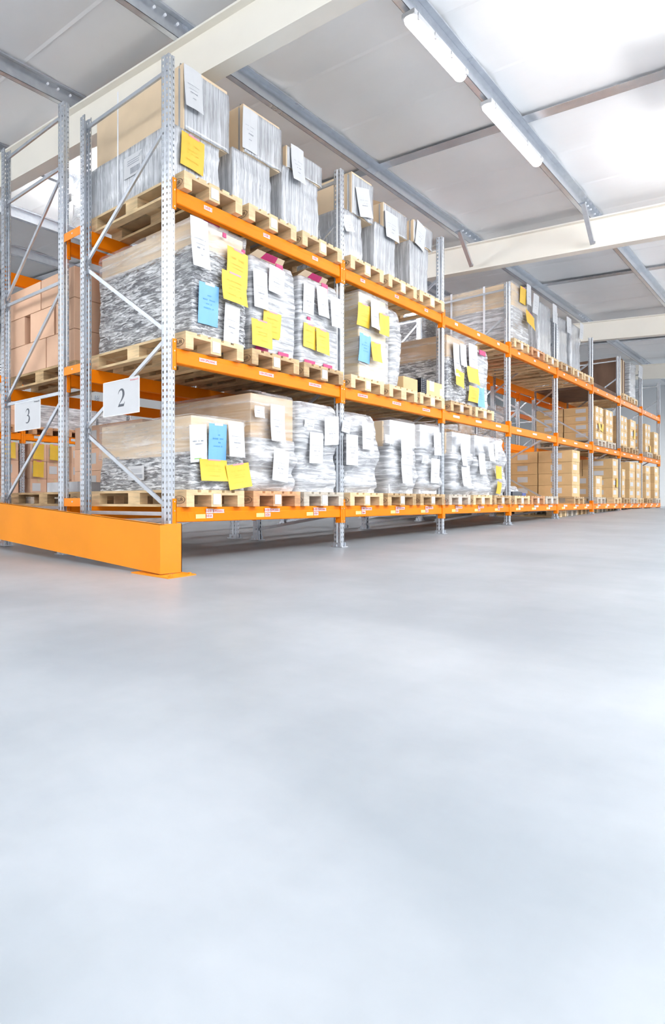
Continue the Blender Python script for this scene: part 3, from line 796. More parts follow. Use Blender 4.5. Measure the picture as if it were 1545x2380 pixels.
def paper(par, kind, x, z, w, h, tilt, y, rnd):
    """hanging sheet of paper, bent a little, with printed lines"""
    base, ink, name = {'p': ('paper_white', 'paper_grey_print', 'paper_sheet'), 's': ('paper_white', 'paper_grey_print', 'small_label'), 'g': ('paper_white', 'paper_grey_print', 'paper_sheet'),
                       'y': ('note_yellow', 'note_yellow_print', 'yellow_note'), 'b': ('note_blue', 'note_blue_print', 'blue_note')}[kind]
    mb = MB(); n = 8; curl = rnd.uniform(-.02, .035); sw = rnd.uniform(-.012, .012)
    def P(u, v, off=0):    # u,v in -.5..5
        t = .5 - v
        return (u * w + sw * math.sin(t * 3) * .6, -curl * t * t - .006 * math.cos(u * 3.0) - off, v * h)
    for i in range(n):
        for j in range(2):
            u0, u1 = -.5 + j * .5, j * .5; v0, v1 = -.5 + i / n, -.5 + (i + 1) / n
            mb.face([P(u0, v0), P(u1, v0), P(u1, v1), P(u0, v1)], base)
            mb.face([P(u0, v0, -.001), P(u0, v1, -.001), P(u1, v1, -.001), P(u1, v0, -.001)], base)
    lines = {'p': [(.08, .30, .66, .012), (-.02, .34, .5, .010), (-.10, .36, .42, .03), (-.24, .32, .2, .022)], 's': [(.1, .3, .6, .05), (-.1, .3, .6, .05)],
             'g': [(.06, .18, .70, .035), (-.02, .1, .4, .03)],
             'y': [(.22, .2, .6, .05), (.05, .28, .5, .03), (-.05, .28, .5, .03), (-.25, .2, .55, .05)], 'b': [(.20, .06, .2, .04), (.10, .3, .6, .04), (.0, .14, .3, .04), (-.10, .26, .5, .04)]}[kind]
    for (v, hw, wd_, hh) in lines:
        wd_ = min(wd_, .8); a = -wd_ / 2
        m = max(3, int(wd_ * 14))
        for q in range(m):
            if rnd.random() < .15: continue
            u0 = a + wd_ * q / m; u1 = u0 + wd_ / m * .8; hq = hh * rnd.uniform(.6, 1)
            mb.face([P(u0, v - hq / 2, .0012), P(u1, v - hq / 2, .0012), P(u1, v + hq / 2, .0012), P(u0, v + hq / 2, .0012)], ink)
    if kind == 'g': mb.face([P(-.3, -.42, .0012), P(.1, -.42, .0012), P(.1, -.40, .0012), P(-.3, -.40, .0012)], 'green_ink')
    if kind in 'yb':
        tp = []
        mb.face([P(-.22, .45, .0015), P(.25, .45, .0015), P(.25, .51, .0015), P(-.22, .51, .0015)], 'pale_red_ink' if kind == 'y' else 'paper_white')
    o = mb.build(name, par, (x, y, z)); o.rotation_euler = (0, math.radians(tilt), 0)
    return o
def side_label(par, x, y, z, w, h):
    mb = MB(); mb.box(-.002, .0, -w / 2, w / 2, -h / 2, h / 2, 'paper_white'); rnd = random.Random(3)
    for q in range(16):
        a = -w * .4 + q * w * .035
        mb.box(-.003, -.002, a, a + w * .035 * rnd.uniform(.3, .8), -h * .38, -h * .1, 'paper_grey_print')
    for v in (.05, .15, .25): mb.box(-.003, -.002, -w * .35, w * .3, h * v, h * (v + .03), 'paper_grey_print')
    return mb.build('shipping_label', par, (x, y, z))
SHIFT = {}
def add_notes(t, key, y, ox, oz):
    rnd = random.Random(hash(key) % 1000 if False else sum(ord(c) for c in key) * 7)
    for i, (kd, x, z, w, h, tilt) in enumerate(NOTES.get(key, [])):
        paper(t, kd, x - ox, z - oz, w, h, tilt, y - .022 - .012 * (i % 3), rnd)
def inner(t, name, x0, x1, y0, y1, z0, z1, mat, bevel=.004):
    mb = MB(); mb.box(x0, x1, y0, y1, z0, z1, mat); return mb.build(name, t, bevel=bevel)

TOPL = LV[2] + PZ + .002; MIDL = LV[1] + PZ + .002; LOWL = LV[0] + PZ + .002
# --- top shelf: tall cartons, the upper ones stepped back, grey film skirt over the lower part
def top_load(lo, up, label, seed, low_mat='film_smooth', flap=False, ylen=1.1):
    (_, a0, a1, az), (_, b0, b1, bz) = lo, up
    y = YFR[2]
    t = thing('wrapped_carton_load', (a0, y, TOPL), label, 'wrapped load', 'wrapped cartons on the top shelf')
    inner(t, 'lower_carton', .012, a1 - a0 - .012, .012, ylen - .012, 0, az - TOPL - .004, 'goods_grey')
    inner(t, 'upper_carton', b0 - a0, b1 - a0, .0, ylen, az - TOPL, bz - TOPL, 'cardboard_light')
    m = shell(a1 - a0, ylen, .0, az - TOPL - .002, seed, low_mat, r=.014, bulge=.012, crease=.003, top=True, dz=.03); o = m.build('film_skirt', t, smooth=True)
    # sheet of film over the front of the upper carton, hanging a little over the edges
    w = b1 - b0; h = bz - az; mb = MB(); k = mb.mid('film_smooth'); nx, nz = 14, 14
    rnd = random.Random(seed)
    for i in range(nz + 1):
        for j in range(nx + 1):
            u = -.03 + (w + .045) * j / nx; v = h * i / nz + .004
            yy = -.008 - .008 * abs(noise.noise(Vector((u * 7, v * 7, seed)))) 
            if j == 0: yy = .05
            if i == nz: yy = .03; v += .006
            mb.v.append((b0 - a0 + (max(u, -.006)), yy, az - TOPL + v + (.02 * noise.noise(Vector((u * 6, 0, seed))) if i == 0 else 0)))
    for i in range(nz):
        for j in range(nx):
            mb.f.append((i * (nx + 1) + j, i * (nx + 1) + j + 1, (i + 1) * (nx + 1) + j + 1, (i + 1) * (nx + 1) + j)); mb.mi.append(k)
    o = mb.build('film_front', t, smooth=True); o.modifiers.new('sheet', 'SOLIDIFY').thickness = .0015
    if flap:
        mb = MB()
        ww = b1 - b0; hh = .13
        mb.face([(b0 - a0, ylen, bz - TOPL), (b0 - a0, 0.02, bz - TOPL), (b0 - a0 + .05, .2, bz - TOPL + hh)], 'cardboard')
        mb.face([(b0 - a0, .02, bz - TOPL + .002), (b1 - a0, .02, bz - TOPL + .002), (b1 - a0 - .1, .25, bz - TOPL + hh), (b0 - a0 + .08, .22, bz - TOPL + hh)], 'cardboard')
        o = mb.build('carton_flap', t); o.modifiers.new('sheet', 'SOLIDIFY').thickness = .005
    return t
L = LOADS
L['T3a'] = (2, 1.86, 2.56, 3.403); L['T3b'] = (2, 1.93, 2.60, 3.634)
L['T4b'] = (2, 3.30, 3.80, 3.82); L['T4a'] = (2, 3.0, 3.55, 3.334); L['T5a'] = (2, 3.87, 4.44, 3.398); L['T5b'] = (2, 4.10, 4.74, 3.706)
L['T6a'] = (2, 4.88, 5.46, 3.448); L['T6b'] = (2, 4.98, 5.56, 3.742)
L['T7'] = (2, 8.55, 9.45, 3.684); L['T8'] = (2, 10.05, 10.80, 3.648); L['T9'] = (2, 11.33, 11.95, 3.60); L['T10'] = (2, 12.25, 12.98, 3.64)
L['M3'] = (1, 1.99, 2.76, 2.298); L['M2'] = (1, 1.142, 1.90, 2.298); L['M4'] = (1, 3.235, 3.97, 2.41); L['M5'] = (1, 4.04, 4.30, 2.366); L['M6'] = (1, 5.80, 6.5, 2.35); L['M7'] = (1, 6.60, 7.42, 2.305)
L['W2'] = (0, 1.133, 1.90, 1.039); L['W3'] = (0, 1.96, 2.76, 1.027); L['W4'] = (0, 2.95, 3.72, 1.012); L['W6'] = (0, 4.90, 5.56, 1.05)
L['W7'] = (0, 5.98, 6.74, 1.027); L['W8'] = (0, 6.85, 7.55, 1.037)
def lift(q, d=0, da=0): return (q[0], q[1] + da, q[2], q[3] + d)
t1 = top_load(lift(L['T1a'], da=-.02), L['T1b'], 'tall wrapped carton pair on the top shelf with a yellow note, nearest the end', 1)
a0 = L['T1a'][1] - .02
add_notes(t1, 'T1b', -.0, a0, TOPL); add_notes(t1, 'T1a', 0, a0, TOPL)
side_label(t1, -.006, .44, .30, .22, .19)
for yy in (.62,):
    mb = MB(); mb.box(-.014, -.010, yy, yy + .012, .0, L['T1b'][3] - TOPL, 'strap_white'); mb.build('strap', t1)
def drape(t, loc, pts, name='loose_film', seed=0, mat='film_hood'):
    # pts(u, v) -> local point; a crumpled hanging sheet of film
    mb = MB(); n = 14; k = mb.mid(mat)
    for i in range(n + 1):
        for j in range(n + 1):
            p = Vector(pts(j / n, i / n)); q = p * 6 + Vector((seed, seed * 2, 0))
            p = p + .03 * noise.noise_vector(q) + .012 * noise.noise_vector(q * 3)
            mb.v.append(tuple(p))
    for i in range(n):
        for j in range(n):
            a = i * (n + 1) + j; mb.f.append((a, a + 1, a + n + 2, a + n + 1)); mb.mi.append(k)
    o = mb.build(name, t, loc, smooth=True); o.modifiers.new('sheet', 'SOLIDIFY').thickness = .0015
    return o
drape(t1, (.02, 1.14, 0), lambda u, v: (.02 + .16 * u * (1 - .3 * v), .02 + .12 * math.sin(u * 3) * (1.15 - v), .03 + .72 * v * (1 - .1 * u)), seed=5)
drape(t1, (-.03, .98, 0), lambda u, v: (-.01 - .05 * math.sin(math.pi * u) * (1 - v), .26 * u, .02 + .66 * v - .12 * u * v), seed=8)
t2 = top_load(L['T2a'], L['T2b'], 'tall wrapped carton pair on the top shelf, second from the open end', 2); add_notes(t2, 'T2b', 0, L['T2a'][1], TOPL)
t3 = top_load(L['T3a'], L['T3b'], 'tall wrapped carton pair on the top shelf, third from the open end', 3); add_notes(t3, 'T3b', 0, L['T3a'][1], TOPL)
t4 = top_load(lift(L['T4a'], 0, .06), L['T4b'], 'leaning tall carton in film on the top shelf, first in the second bay', 4); add_notes(t4, 'T4b', 0, L['T4a'][1] + .06, TOPL); add_notes(t4, 'T4a', 0, L['T4a'][1] + .06, TOPL)
drape(t4, (-.05, .10, 0), lambda u, v: (-.02 - .05 * (1 - v) * math.sin(math.pi * u), .05 + .50 * u * (1 - v * .85) + .1 * v, .05 + .57 * v), seed=11)
t5 = top_load(L['T5a'], L['T5b'], 'wrapped carton pair with a raised carton flap on the top shelf, second bay', 5, flap=True); add_notes(t5, 'T5b', 0, L['T5a'][1], TOPL)
t6 = top_load(L['T6a'], L['T6b'], 'tall wrapped carton pair on the top shelf, last in the second bay', 6); add_notes(t6, 'T6b', 0, L['T6a'][1], TOPL)
# back halves showing behind the gap at the second frame
def plain_wrap(key, lv, label, seed, film_m, inner_mat, d=1.14, top_split=None, r=.03, bulge=.012, crease=.006, dome=0, profile=None, group='wrapped loads', cap=None, x=None, ztop=None, y=None, band=None, inner_name='carton_stack', hood='film_cap'):
    q = L[key] if key else None
    a0, a1, zt = (q[1], q[2], q[3]) if q else (x[0], x[1], ztop)
    base = {0: LOWL, 1: MIDL, 2: TOPL}[lv]; y = (0.0 if lv == 2 else YFR[lv]) if y is None else y
    t = thing('wrapped_pallet_load', (a0, y, base), label, 'wrapped load', group)
    w = a1 - a0; h = zt - base
    pad = .012 + bulge + crease
    if top_split is None: inner(t, inner_name, pad, w - pad, pad, d - pad, 0, h - .012 - dome, inner_mat, .01)
    else:
        inner(t, 'lower_goods', pad, w - pad, pad, d - pad, 0, h * top_split, inner_mat, .01)
        inner(t, 'upper_carton', pad * .6, w - pad * .6, pad * .6, d - pad * .6, h * top_split + .002, h - .012 - dome * .5, cap or 'cardboard_light', .006)
    if top_split is not None:
        m = shell(w, d, 0, h * top_split + .03, seed, film_m, r, bulge, crease, 0, profile, top=False); m.build('film_wrap', t, smooth=True)
        m = shell(w + .004, d + .004, h * top_split + .0, h, seed + .5, hood, r * .8, bulge * .7, crease, dome, None); o = m.build('film_hood', t, smooth=True); o.location = (-.002, -.002, 0)
    else:
        m = shell(w, d, 0, h, seed, film_m, r, bulge, crease, dome, profile); m.build('film_wrap', t, smooth=True)
    if key: add_notes(t, key, 0, a0, base)
    return t
t7 = plain_wrap('T7', 2, 'tall film wrapped stack on the top shelf with two yellow notes, fourth bay', 7, 'film_white', 'cardboard_light', top_split=.55, x=None, group='wrapped cartons on the top shelf')
plain_wrap('T8', 2, 'tall film wrapped stack on the top shelf, second in the fourth bay', 8, 'film_smooth', 'goods_grey', group='wrapped cartons on the top shelf')
plain_wrap('T9', 2, 'tall film wrapped stack on the top shelf, just past the fifth upright', 9, 'film_smooth', 'goods_grey', group='wrapped cartons on the top shelf')
plain_wrap('T10', 2, 'tall film wrapped stack on the top shelf, last before the dark brown gap', 10, 'film_smooth', 'goods_grey', group='wrapped cartons on the top shelf')
for yy in (.38, .88):
    mb = MB(); mb.box(-.026, -.020, yy, yy + .03, .0, L['T7'][3] - TOPL, 'strap_white'); mb.build('strap', t7)
L['T11'] = (2, 18.05, 18.75, 3.649)
plain_wrap('T11', 2, 'far white wrapped stack on the top shelf beside brown sheets', 11, 'film_white', 'goods_white', group='wrapped cartons on the top shelf')
pallet(17.95, PY, LV[2] + .001, 'pallet_wood_fresh', 'pale pallet under the far white wrapped stack on the top shelf', 'pallets on the front row')
pallet(16.98, PY, LV[2] + .001, 'pallet_wood_fresh', 'pale pallet under the dark brown sheet bundle on the top shelf', 'pallets on the front row')
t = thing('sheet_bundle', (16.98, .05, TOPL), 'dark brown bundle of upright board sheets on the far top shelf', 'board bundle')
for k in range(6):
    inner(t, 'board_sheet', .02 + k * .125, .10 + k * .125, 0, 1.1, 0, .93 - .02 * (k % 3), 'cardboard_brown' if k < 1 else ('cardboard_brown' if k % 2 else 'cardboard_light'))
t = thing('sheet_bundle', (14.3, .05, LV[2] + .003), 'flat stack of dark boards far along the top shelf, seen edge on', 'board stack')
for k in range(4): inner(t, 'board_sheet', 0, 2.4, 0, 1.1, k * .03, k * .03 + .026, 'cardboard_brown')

# --- middle shelf
def belly(a, c=.5): return lambda t: a * math.sin(math.pi * min(1, max(0, t))) 
t = plain_wrap('M1', 1, 'big silver wrapped load on the middle shelf at the end, with a blue note', 21, 'film_silver', 'goods_grey', top_split=.74, bulge=.012, crease=.012, r=.02, group='wrapped loads on the middle shelf', d=1.16)
for (x, z, w, h) in ((.55, .80, .16, .05), (.68, .74, .05, .14), (.50, .62, .08, .05), (.40, .92, .05, .04)):
    mb = MB(); mb.box(x, x + w, -.012, -.008, z, z + h, 'goods_magenta'); mb.build('magenta_print', t)
for i, (k, lab) in enumerate((('M2', 'wrapped load on the middle shelf, second from the end, overlapping yellow notes low down'),
                              ('M3', 'wrapped load on the middle shelf just before the second upright, three white sheets on it'))):
    t = plain_wrap(k, 1, lab, 22 + i, 'film_white', 'goods_white', bulge=.014, crease=.008, r=.05, dome=.02, profile=belly(.01), group='wrapped loads on the middle shelf')
    w = L[k][2] - L[k][1]; h = L[k][3] - MIDL
    for (x, z, ww, hh) in ((.05, .0, .2, .035), (.42, .0, .18, .04), (.5 * w, h - .10, .12, .09), (.1, .5 * h, .06, .03)):
        mb = MB(); mb.box(x, x + ww, -.02, -.014, z, z + hh, 'goods_magenta'); mb.build('magenta_print', t)
# opened tops with magenta lids poking out above the film
for (k, x, lab) in (('M1', .40, 'open carton with a magenta panel poking out above the big silver wrapped load'), ('M2', 1.30, 'open printed carton lid with a magenta panel above the second middle shelf load'), ('M3', 2.15, 'open printed carton lid with a magenta panel above the third middle shelf load')):
    z = L[k][3]; w = min(.55, L[k][2] - x - .05)
    t = thing('display_carton', (x, .12, z + .012), lab, 'carton', 'printed display cartons')
    inner(t, 'tray', 0, w, .0, .5, 0, .05, 'cardboard')
    mb = MB()
    mb.face([(0, 0, .05), (w, 0, .05), (w * .95, -.05, .10), (w * .1, -.05, .10)], 'cardboard_light')
    mb.face([(w * .3, -.006, .055), (w * .75, -.006, .055), (w * .72, -.052, .098), (w * .36, -.052, .098)], 'goods_magenta')
    o = mb.build('front_flap', t); o.modifiers.new('sheet', 'SOLIDIFY').thickness = .004
    mb = MB(); mb.face([(w, 0, .05), (w, .5, .05), (w + .05, .45, .09), (w + .05, .04, .09)], 'goods_white'); o = mb.build('side_flap', t); o.modifiers.new('sheet', 'SOLIDIFY').thickness = .004
t = plain_wrap('M4', 1, 'wrapped load with a plain cardboard side on the middle shelf past the second upright', 24, 'film_hood', 'ochre_tape', bulge=.006, crease=.004, r=.015, group='wrapped loads on the middle shelf', inner_name='large_carton')
t = plain_wrap('M5', 1, 'lumpy white wrapped load beside the load with the blue note, second bay', 25, 'film_white', 'goods_white', bulge=.022, crease=.016, r=.08, dome=.04, profile=belly(.03), group='wrapped loads on the middle shelf')
plain_wrap('M6', 1, 'wrapped load with a brown side on the middle shelf, first in the third bay', 26, 'film_silver', 'goods_grey', top_split=.62, bulge=.014, crease=.01, r=.03, cap='cardboard', group='wrapped loads on the middle shelf')
t = plain_wrap('M7', 1, 'wrapped load on the middle shelf, third bay, two yellow notes and a pale blue one', 27, 'film_white', 'goods_white', bulge=.018, crease=.012, r=.05, dome=.03, group='wrapped loads on the middle shelf')
mb = MB(); mb.box(.35, .6, -.03, -.02, L['M7'][3] - MIDL - .09, L['M7'][3] - MIDL - .02, 'goods_magenta'); mb.build('magenta_print', t)
# low cartons on the third pallet of the second bay
t = thing('carton', (4.36, -.01, MIDL), 'low reddish brown carton behind the black crate, second bay of the middle shelf', 'carton', 'low cartons on the middle shelf'); inner(t, 'box_body', 0, .42, .0, .9, 0, .16, 'cardboard_ochre')
t = thing('plastic_crate', (4.82, -.03, MIDL), 'black ribbed plastic crate between two low cartons on the middle shelf', 'crate')
mb = MB(); 
for i in range(7):
    mb.box(0, .17, -.004, 1.0, .012 + i * .026, .026 + i * .026, 'dark_plastic')
for x in (0, .05, .10, .155): mb.box(x, x + .015, -.008, 1.0, 0, .19, 'dark_plastic')
mb.build('crate_ribs', t)
t = thing('carton', (5.03, -.02, MIDL), 'low brown carton with a white label, right end of the second bay middle shelf', 'carton', 'low cartons on the middle shelf')
inner(t, 'box_body', 0, .52, 0, .9, 0, .19, 'cardboard_ochre')
mb = MB(); mb.box(.10, .24, -.002, 0, .06, .19, 'paper_white'); mb.build('paper_label', t); mb = MB(); mb.box(.44, .5, -.002, 0, .03, .12, 'paper_white'); mb.build('paper_label', t)

# --- lowest shelf: bagged loads under clear hoods
def low_profile(seed):
    def f(t):
        return .018 * math.sin(t * 9 + seed) + .014 * math.sin(t * 17 + seed * 2) - (.03 if t < .06 else 0)
    return f
LOWLAB = {'W1': 'low silver wrapped load on the lowest shelf at the end, with a blue note',
          'W2': 'tall wrapped load with a wide cardboard side, lowest shelf, second from the end',
          'W3': 'bulging wrapped load on the lowest shelf just before the second upright', 'W4': 'bulging wrapped load on the lowest shelf just after the second upright',
          'W5': 'wrapped load with a brown carton corner on the lowest shelf, middle of the second bay', 'W6': 'wrapped load on the lowest shelf just before the third upright',
          'W7': 'wrapped load on the lowest shelf just after the third upright', 'W8': 'narrow wrapped load on the lowest shelf in the middle of the third bay',
          'W9': 'wrapped load on the lowest shelf just before the fourth upright, hung with yellow notes'}
for i, k in enumerate(('W1', 'W2', 'W3', 'W4', 'W5', 'W6', 'W7', 'W8', 'W9')):
    if k == 'W9': L[k] = (0, 7.66, 8.22, 1.02)
    q = L[k]
    if k == 'W1':
        t = plain_wrap(k, 0, LOWLAB[k], 31, 'film_silver', 'goods_grey', top_split=.46, bulge=.016, crease=.01, r=.03, profile=lambda t: -.02 * t, group='wrapped loads on the lowest shelf', d=1.15)
        side_label(t, -.022, .62, .16, .20, .13)
    elif k == 'W2':
        t = plain_wrap(k, 0, LOWLAB[k], 32, 'film_white', 'cardboard_light', bulge=.018, crease=.012, r=.05, dome=.03, profile=low_profile(2), group='wrapped loads on the lowest shelf', top_split=.5, cap='cardboard')
    else:
        t = plain_wrap(k, 0, LOWLAB[k], 31 + i, 'film_white', 'goods_white', bulge=.02, crease=.012, r=.09, dome=.05, profile=low_profile(i), group='wrapped loads on the lowest shelf',
                       top_split=.62 if k in ('W5', 'W6', 'W7', 'W8') else None, cap='goods_white')
    if k in ('W5', 'W6', 'W7', 'W3'):
        h = q[3] - LOWL
        inner(t, 'cardboard_corner', -.012, .06, .10, .9, h * .62, h * .95, 'cardboard_light')

# ------------------------------------------------------------------ cartons
CT = {}
def carton(x, y, z, w, d, h, mat, label, group, lab_side=True, lab_front=True, note=None, flaps=False):
    t = thing('carton', (x, y, z), label, 'carton', group)
    key = (round(w, 3), round(d, 3), round(h, 3), mat)
    if key not in CT:
        mb = MB(); mb.box(.003, w - .003, .003, d - .003, .001, h - .002, mat); CT[key] = mb.mesh('box_body')
        tm = MB(); tm.box(w * .5 - .025, w * .5 + .025, .0, .003, h - .05, h - .003, 'ochre_tape'); tm.box(w * .5 - .025, w * .5 + .025, .001, d - .001, h - .002, h - .0005, 'ochre_tape'); CT[key, 't'] = tm.mesh('tape')
        l1 = MB(); l1.box(.0, .003, d * .30, d * .62, h * .3, h * .78, 'paper_white'); CT[key, 's'] = l1.mesh('paper_label')
        l2 = MB(); l2.box(w * .12, w * .62, .0, .003, h * .3, h * .75, 'paper_white'); CT[key, 'f'] = l2.mesh('paper_label')
    bx_ = link('box_body', CT[key], t, bevel=.003)
    link('tape', CT[key, 't'], bx_)
    if lab_side: link('paper_label', CT[key, 's'], bx_)
    if lab_front: link('paper_label', CT[key, 'f'], bx_)
    if note:
        big = mat == 'cardboard_peach'
        paper(t, 'y', w * (.45 if big else .6), h * .55, .25 if big else .18, min(h * .95, .30), 3, -.02, random.Random(int(x * 10)))
    return t
LAY = ['bottom', 'second', 'third', 'top', 'topmost', 'uppermost']
def cstack(x, y, z, nx, ny, nz, w, d, h, mat, where, group, seed=1, top_skip=0, lab_side=True, lab_front=True, notes=()):
    rnd = random.Random(seed)
    for k in range(nz):
        for j in range(ny):
            for i in range(nx):
                if k == nz - 1 and (i * ny + j) < top_skip: continue
                jx, jy = rnd.uniform(-.0035, .0035), rnd.uniform(-.0035, .0035)
                row = '' if ny == 1 else (' front' if j == 0 else ' back')
                col = '' if nx == 1 else (' left' if i == 0 else (' right' if i == nx - 1 else ' middle'))
                lay = 'bottom' if k == 0 else ('top' if k == nz - 1 else 'second' if k == 1 else 'third')
                carton(x + i * (w + .008) + jx + .01, y + j * (d + .008) + jy, z + k * h, w, d, h, mat, 'carton, %s layer%s%s, %s' % (lay, row, col, where), group,
                       lab_side and i == 0, lab_front and j == 0, note=(k, i) in notes and j == 0)
G1 = 'cartons far along the front row'
# middle shelf, far bays
pal = []
def stack_on(x, lv, label, wood='pallet_wood'):
    return pallet(x, PY, LV[lv] + .001, wood, label, 'pallets far along the front row', detail=False)
mid = [(14.3, 4, 'middle shelf stack just past the sixth upright', 2, .36, .57, .186, {(1, 0), (1, 1)}), (16.95, 4, 'middle shelf stack just past the seventh upright', 2, .36, .57, .19, ()),
       (15.3, 4, 'middle shelf stack, second past the sixth upright', 2, .36, .57, .19, ()),
       (18.05, 3, 'middle shelf stack between seventh and eighth uprights', 1, .7, .57, .25, {(1, 0)}), (20.1, 4, 'middle shelf stack past the eighth upright', 2, .36, .57, .2, {(0, 1)}), (21.45, 3, 'last stack on the middle shelf', 1, .72, .57, .22, ())]
for i, (x, nz, where, nx, w, d, h, nt) in enumerate(mid):
    cstack(x, YFR[1], MIDL, nx, 2, nz, w, d, h, 'cardboard_ochre', where, G1, 50 + i, notes=nt)
    stack_on(x, 1, 'pallet under the ' + where, ('pallet_wood_grey', 'pallet_wood')[i % 2])
low = [(12.28, 4, 'lowest shelf stack between fifth and sixth uprights', .60, .24, ()), (14.25, 2, 'short lowest shelf stack just past the sixth upright', .6, .24, ()), (15.95, 4, 'lowest shelf stack just before the seventh upright', .60, .235, {(1, 0)}), (17.0, 3, 'lowest shelf stack just past the seventh upright', .36, .24, ()),
       (17.9, 4, 'lowest shelf stack between seventh and eighth uprights', .7, .235, ()), (18.78, 4, 'lowest shelf stack just before the eighth upright', .64, .24, ()), (20.1, 4, 'lowest shelf stack past the eighth upright', .7, .23, ()), (21.45, 4, 'last stack on the lowest shelf', .7, .235, ())]
for i, (x, nz, where, w, h, nt) in enumerate(low):
    cstack(x, YFR[0], LOWL, 1, 2, nz, w, .57, h, 'cardboard_ochre', where, G1, 80 + i, notes=nt)
    stack_on(x, 0, 'pallet under the ' + where, ('pallet_wood', 'pallet_wood_grey', 'pallet_wood_fresh')[i % 3])
for i, x in enumerate((11.5, 12.35, 13.15, 14.2, 15.05, 15.9, 16.98, 17.85, 18.7, 19.8, 20.7)):
    y = .09
    far = x > 16.5
    pallet(x, y, (floor_z(x + .8, y + 1.2) + .001) if far else floor_z(x, y) + .004, ('pallet_wood_fresh', 'pallet_wood_grey', 'pallet_wood')[i % 3], 'empty pallet lying on the floor under the lowest beam, %s from the near end' % (NTH + ['eleventh'])[i], 'pallets on the floor under the rack', detail=False, rot=(0, 0, 0) if far else floor_rot(x, y))

# second row loads seen through the gaps
G2 = 'cartons on the second row'
pallet(.15, 1.33, LV[1] + .001, 'pallet_wood', 'brown pallet under the big peach cartons at the left', 'pallets on the second row', paper=False)
Lx = [(0, 1.35, .78, .62, .31), (0, 1.98, .78, .56, .31)]
z = MIDL
def pc(y, z, d, h, where): 
    carton(.15, y, z, .78, d, h, 'cardboard_peach', 'plain peach carton at the left, %s' % where, 'big peach cartons at the left', False, False)
pc(1.35, z, .46, .32, 'bottom layer, nearest the second upright'); pc(1.82, z, .68, .32, 'bottom layer, farther one')
pc(1.35, z + .322, .30, .31, 'middle layer, nearest the second upright'); pc(1.68, z + .322, .42, .31, 'middle layer, central one'); pc(2.20, z + .322, .32, .31, 'middle layer, farthest one')
pc(1.35, z + .634, .55, .31, 'top layer, nearest the second upright'); pc(1.91, z + .634, .60, .31, 'top layer, farther one')
pallet(1.12, 1.33, LV[0] + .001, 'pallet_wood', 'pallet in the second row low down behind the 2 sign', 'pallets on the second row', paper=False)
cstack(1.12, 1.36, LOWL, 1, 2, 3, .76, .57, .27, 'cardboard_peach', 'low second row stack behind the end frame', G2, 3, lab_side=True, lab_front=False)
pallet(.2, 1.33, LV[0] + .001, 'pallet_wood', 'empty pallet low in the second row between the two end frames', 'pallets on the second row', paper=False)
t = thing('tool_box', (.2, 1.36, LOWL), 'grey open bin on the low pallet between the two end frames', 'bin')
mb = MB(); mb.box(0, .5, 0, .012, 0, .10, 'goods_grey'); mb.box(0, .5, .488, .5, 0, .10, 'goods_grey'); mb.box(0, .012, .012, .488, 0, .10, 'goods_grey'); mb.box(.488, .5, .012, .488, 0, .10, 'goods_grey'); mb.box(.012, .488, .012, .488, 0, .012, 'goods_grey'); mb.build('bin_body', t)
B2 = [(3.0, 1, 'film_silver', .75, 'wrapped load in the second row, middle shelf, behind the second bay'), (8.6, 1, 'film_hood', .75, 'brown wrapped load in the second row, middle shelf, behind the fourth bay'),
      (9.45, 1, 'film_white', .62, 'white wrapped load in the second row, middle shelf'), (10.35, 1, 'film_hood', .8, 'wrapped ochre load in the second row, middle shelf, before the fifth frame'), (8.7, 2, 'film_silver', .8, 'silver wrapped load on top of the second row'),
      (11.4, 1, 'film_silver', .70, 'silver wrapped load in the second row past the fifth frame'), (12.4, 1, 'film_white', .75, 'white wrapped load in the second row, farthest visible')]
for i, (x, lv, fm, h, lab) in enumerate(B2):
    pallet(x, 1.33, LV[lv] + .001, 'pallet_wood', 'pallet under the ' + lab, 'pallets on the second row', detail=False)
    base = {1: MIDL, 2: TOPL}[lv]
    plain_wrap(None, lv, lab, 60 + i, fm, ('cardboard', 'goods_white', 'cardboard_ochre')[i % 3], x=(x, x + .8), ztop=base + h, y=1.36, group='wrapped loads on the second row')
for i, x in enumerate((8.6, 9.6, 11.3, 12.3)):
    pallet(x, 1.33, LV[0] + .001, 'pallet_wood', 'pallet low in the second row, %s behind the fourth bay' % NTH[i], 'pallets on the second row', detail=False)
    cstack(x, 1.36, LOWL, 2, 1, 3, .37, .6, .26, 'cardboard_ochre', 'low second row stack, %s behind the fourth bay' % NTH[i], G2, 90 + i, lab_side=True, lab_front=False)
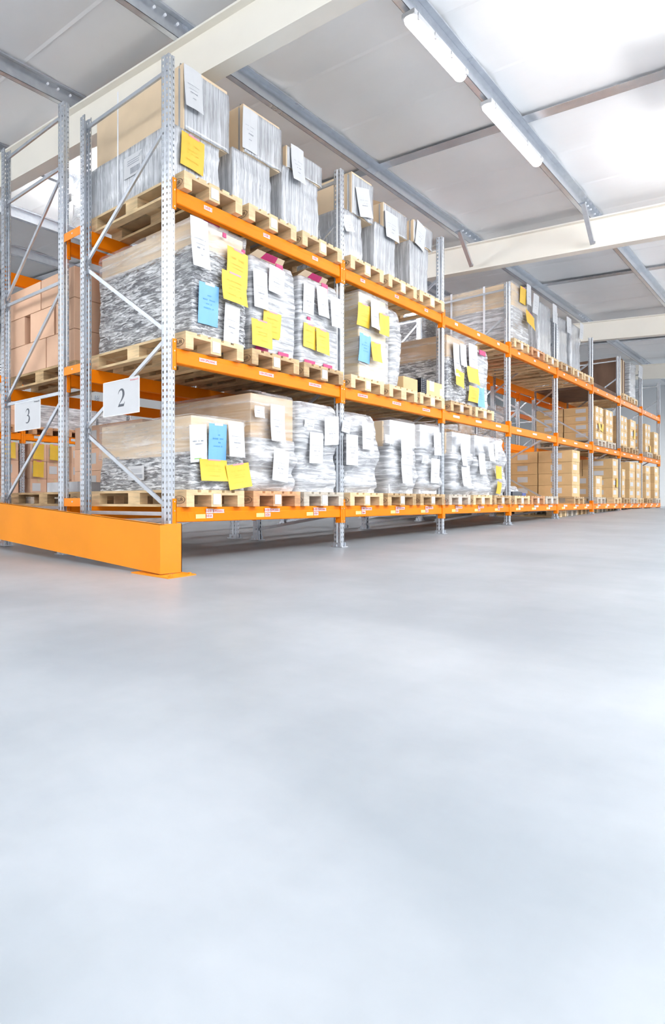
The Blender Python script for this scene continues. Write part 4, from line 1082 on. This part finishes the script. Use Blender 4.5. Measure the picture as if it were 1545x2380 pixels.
# fourth bay, lowest shelf of the front row: pallet with dark blue packing, leaning brown boards
t = thing('packing_stack', (8.58, .0, LOWL), 'flat dark blue and clear packing on a pallet, lowest shelf, fourth bay', 'packing')
inner(t, 'dark_tray', 0, .5, 0, .7, 0, .07, 'dark_plastic'); inner(t, 'blue_tray', .51, .72, 0, .7, 0, .05, 'blue_plastic')
m = shell(.4, .5, 0, .10, 71, 'film_white', r=.05, bulge=.02, crease=.02, dome=.03); o = m.build('crumpled_film', t, smooth=True); o.location = (.25, .1, .072)
t = thing('carton', (8.52, .75, LOWL), 'tall open brown carton at the back of the lowest shelf beside the fourth upright', 'carton')
inner(t, 'box_body', 0, .5, 0, .35, 0, .62, 'cardboard_ochre')
mb = MB(); mb.face([(0, 0, .62), (.5, 0, .62), (.46, -.10, .50), (.03, -.10, .50)], 'cardboard_ochre'); o = mb.build('carton_flap', t); o.modifiers.new('sheet', 'SOLIDIFY').thickness = .005

# far row across the back aisle
G3 = 'cartons across the back aisle'
for i, x in enumerate((1.95, 3.0, 4.0)):
    pallet(x, 5.98, LV[0] + .001, ('pallet_wood_grey', 'pallet_wood_grey', 'pallet_wood')[i], 'grey pallet across the back aisle on the low beam, %s from the left' % NTH[i], 'pallets across the back aisle', detail=False)
    cstack(x, 6.0, LOWL, 2, 1, 3, .385, .8, .33, 'cardboard_peach', 'low stack across the back aisle, %s from left' % NTH[i], G3, 20 + i, lab_side=False, notes={(1, 0), (2, 0), (2, 1)} if i != 2 else {(1, 1)})
for i, (x, lab) in enumerate(((3.05, 'pale wrapped load across the back aisle right of the 3 sign'), (3.9, 'pale wrapped load across the back aisle, between the second row frames'), (4.75, 'pale wrapped load across the back aisle, farthest right'))):
    pallet(x, 5.98, LV[1] + .001, 'pallet_wood_red', 'reddish pallet under the ' + lab, 'pallets across the back aisle', detail=False)
    plain_wrap(None, 1, lab, 75 + i, 'film_white', 'cardboard_peach', x=(x, x + .78), ztop=MIDL + .62, y=6.0, group='wrapped loads across the back aisle')
pallet(1.9, 5.98, LV[1] + .001, 'pallet_wood_red', 'reddish pallet across the back aisle, left of the 3 sign', 'pallets across the back aisle', detail=False)
cstack(1.9, 6.0, MIDL, 2, 1, 2, .385, .8, .27, 'cardboard_peach', 'stack across the back aisle behind the 3 sign', G3, 29, lab_side=False)
t = thing('sheet_stack', (1.9, 6.0, LV[2] - .30), 'stack of white sheets on the far top beam at the left edge', 'sheet stack')
for k in range(5): inner(t, 'white_sheet', 0, .8, 0, 1.0, k * .05 + .001, k * .05 + .035, 'goods_white')

# ------------------------------------------------------------------ everything was laid out from the camera's height; lift it onto z = 0
for o in list(S.objects):
    if o.parent is None: o.location.z += LIFT
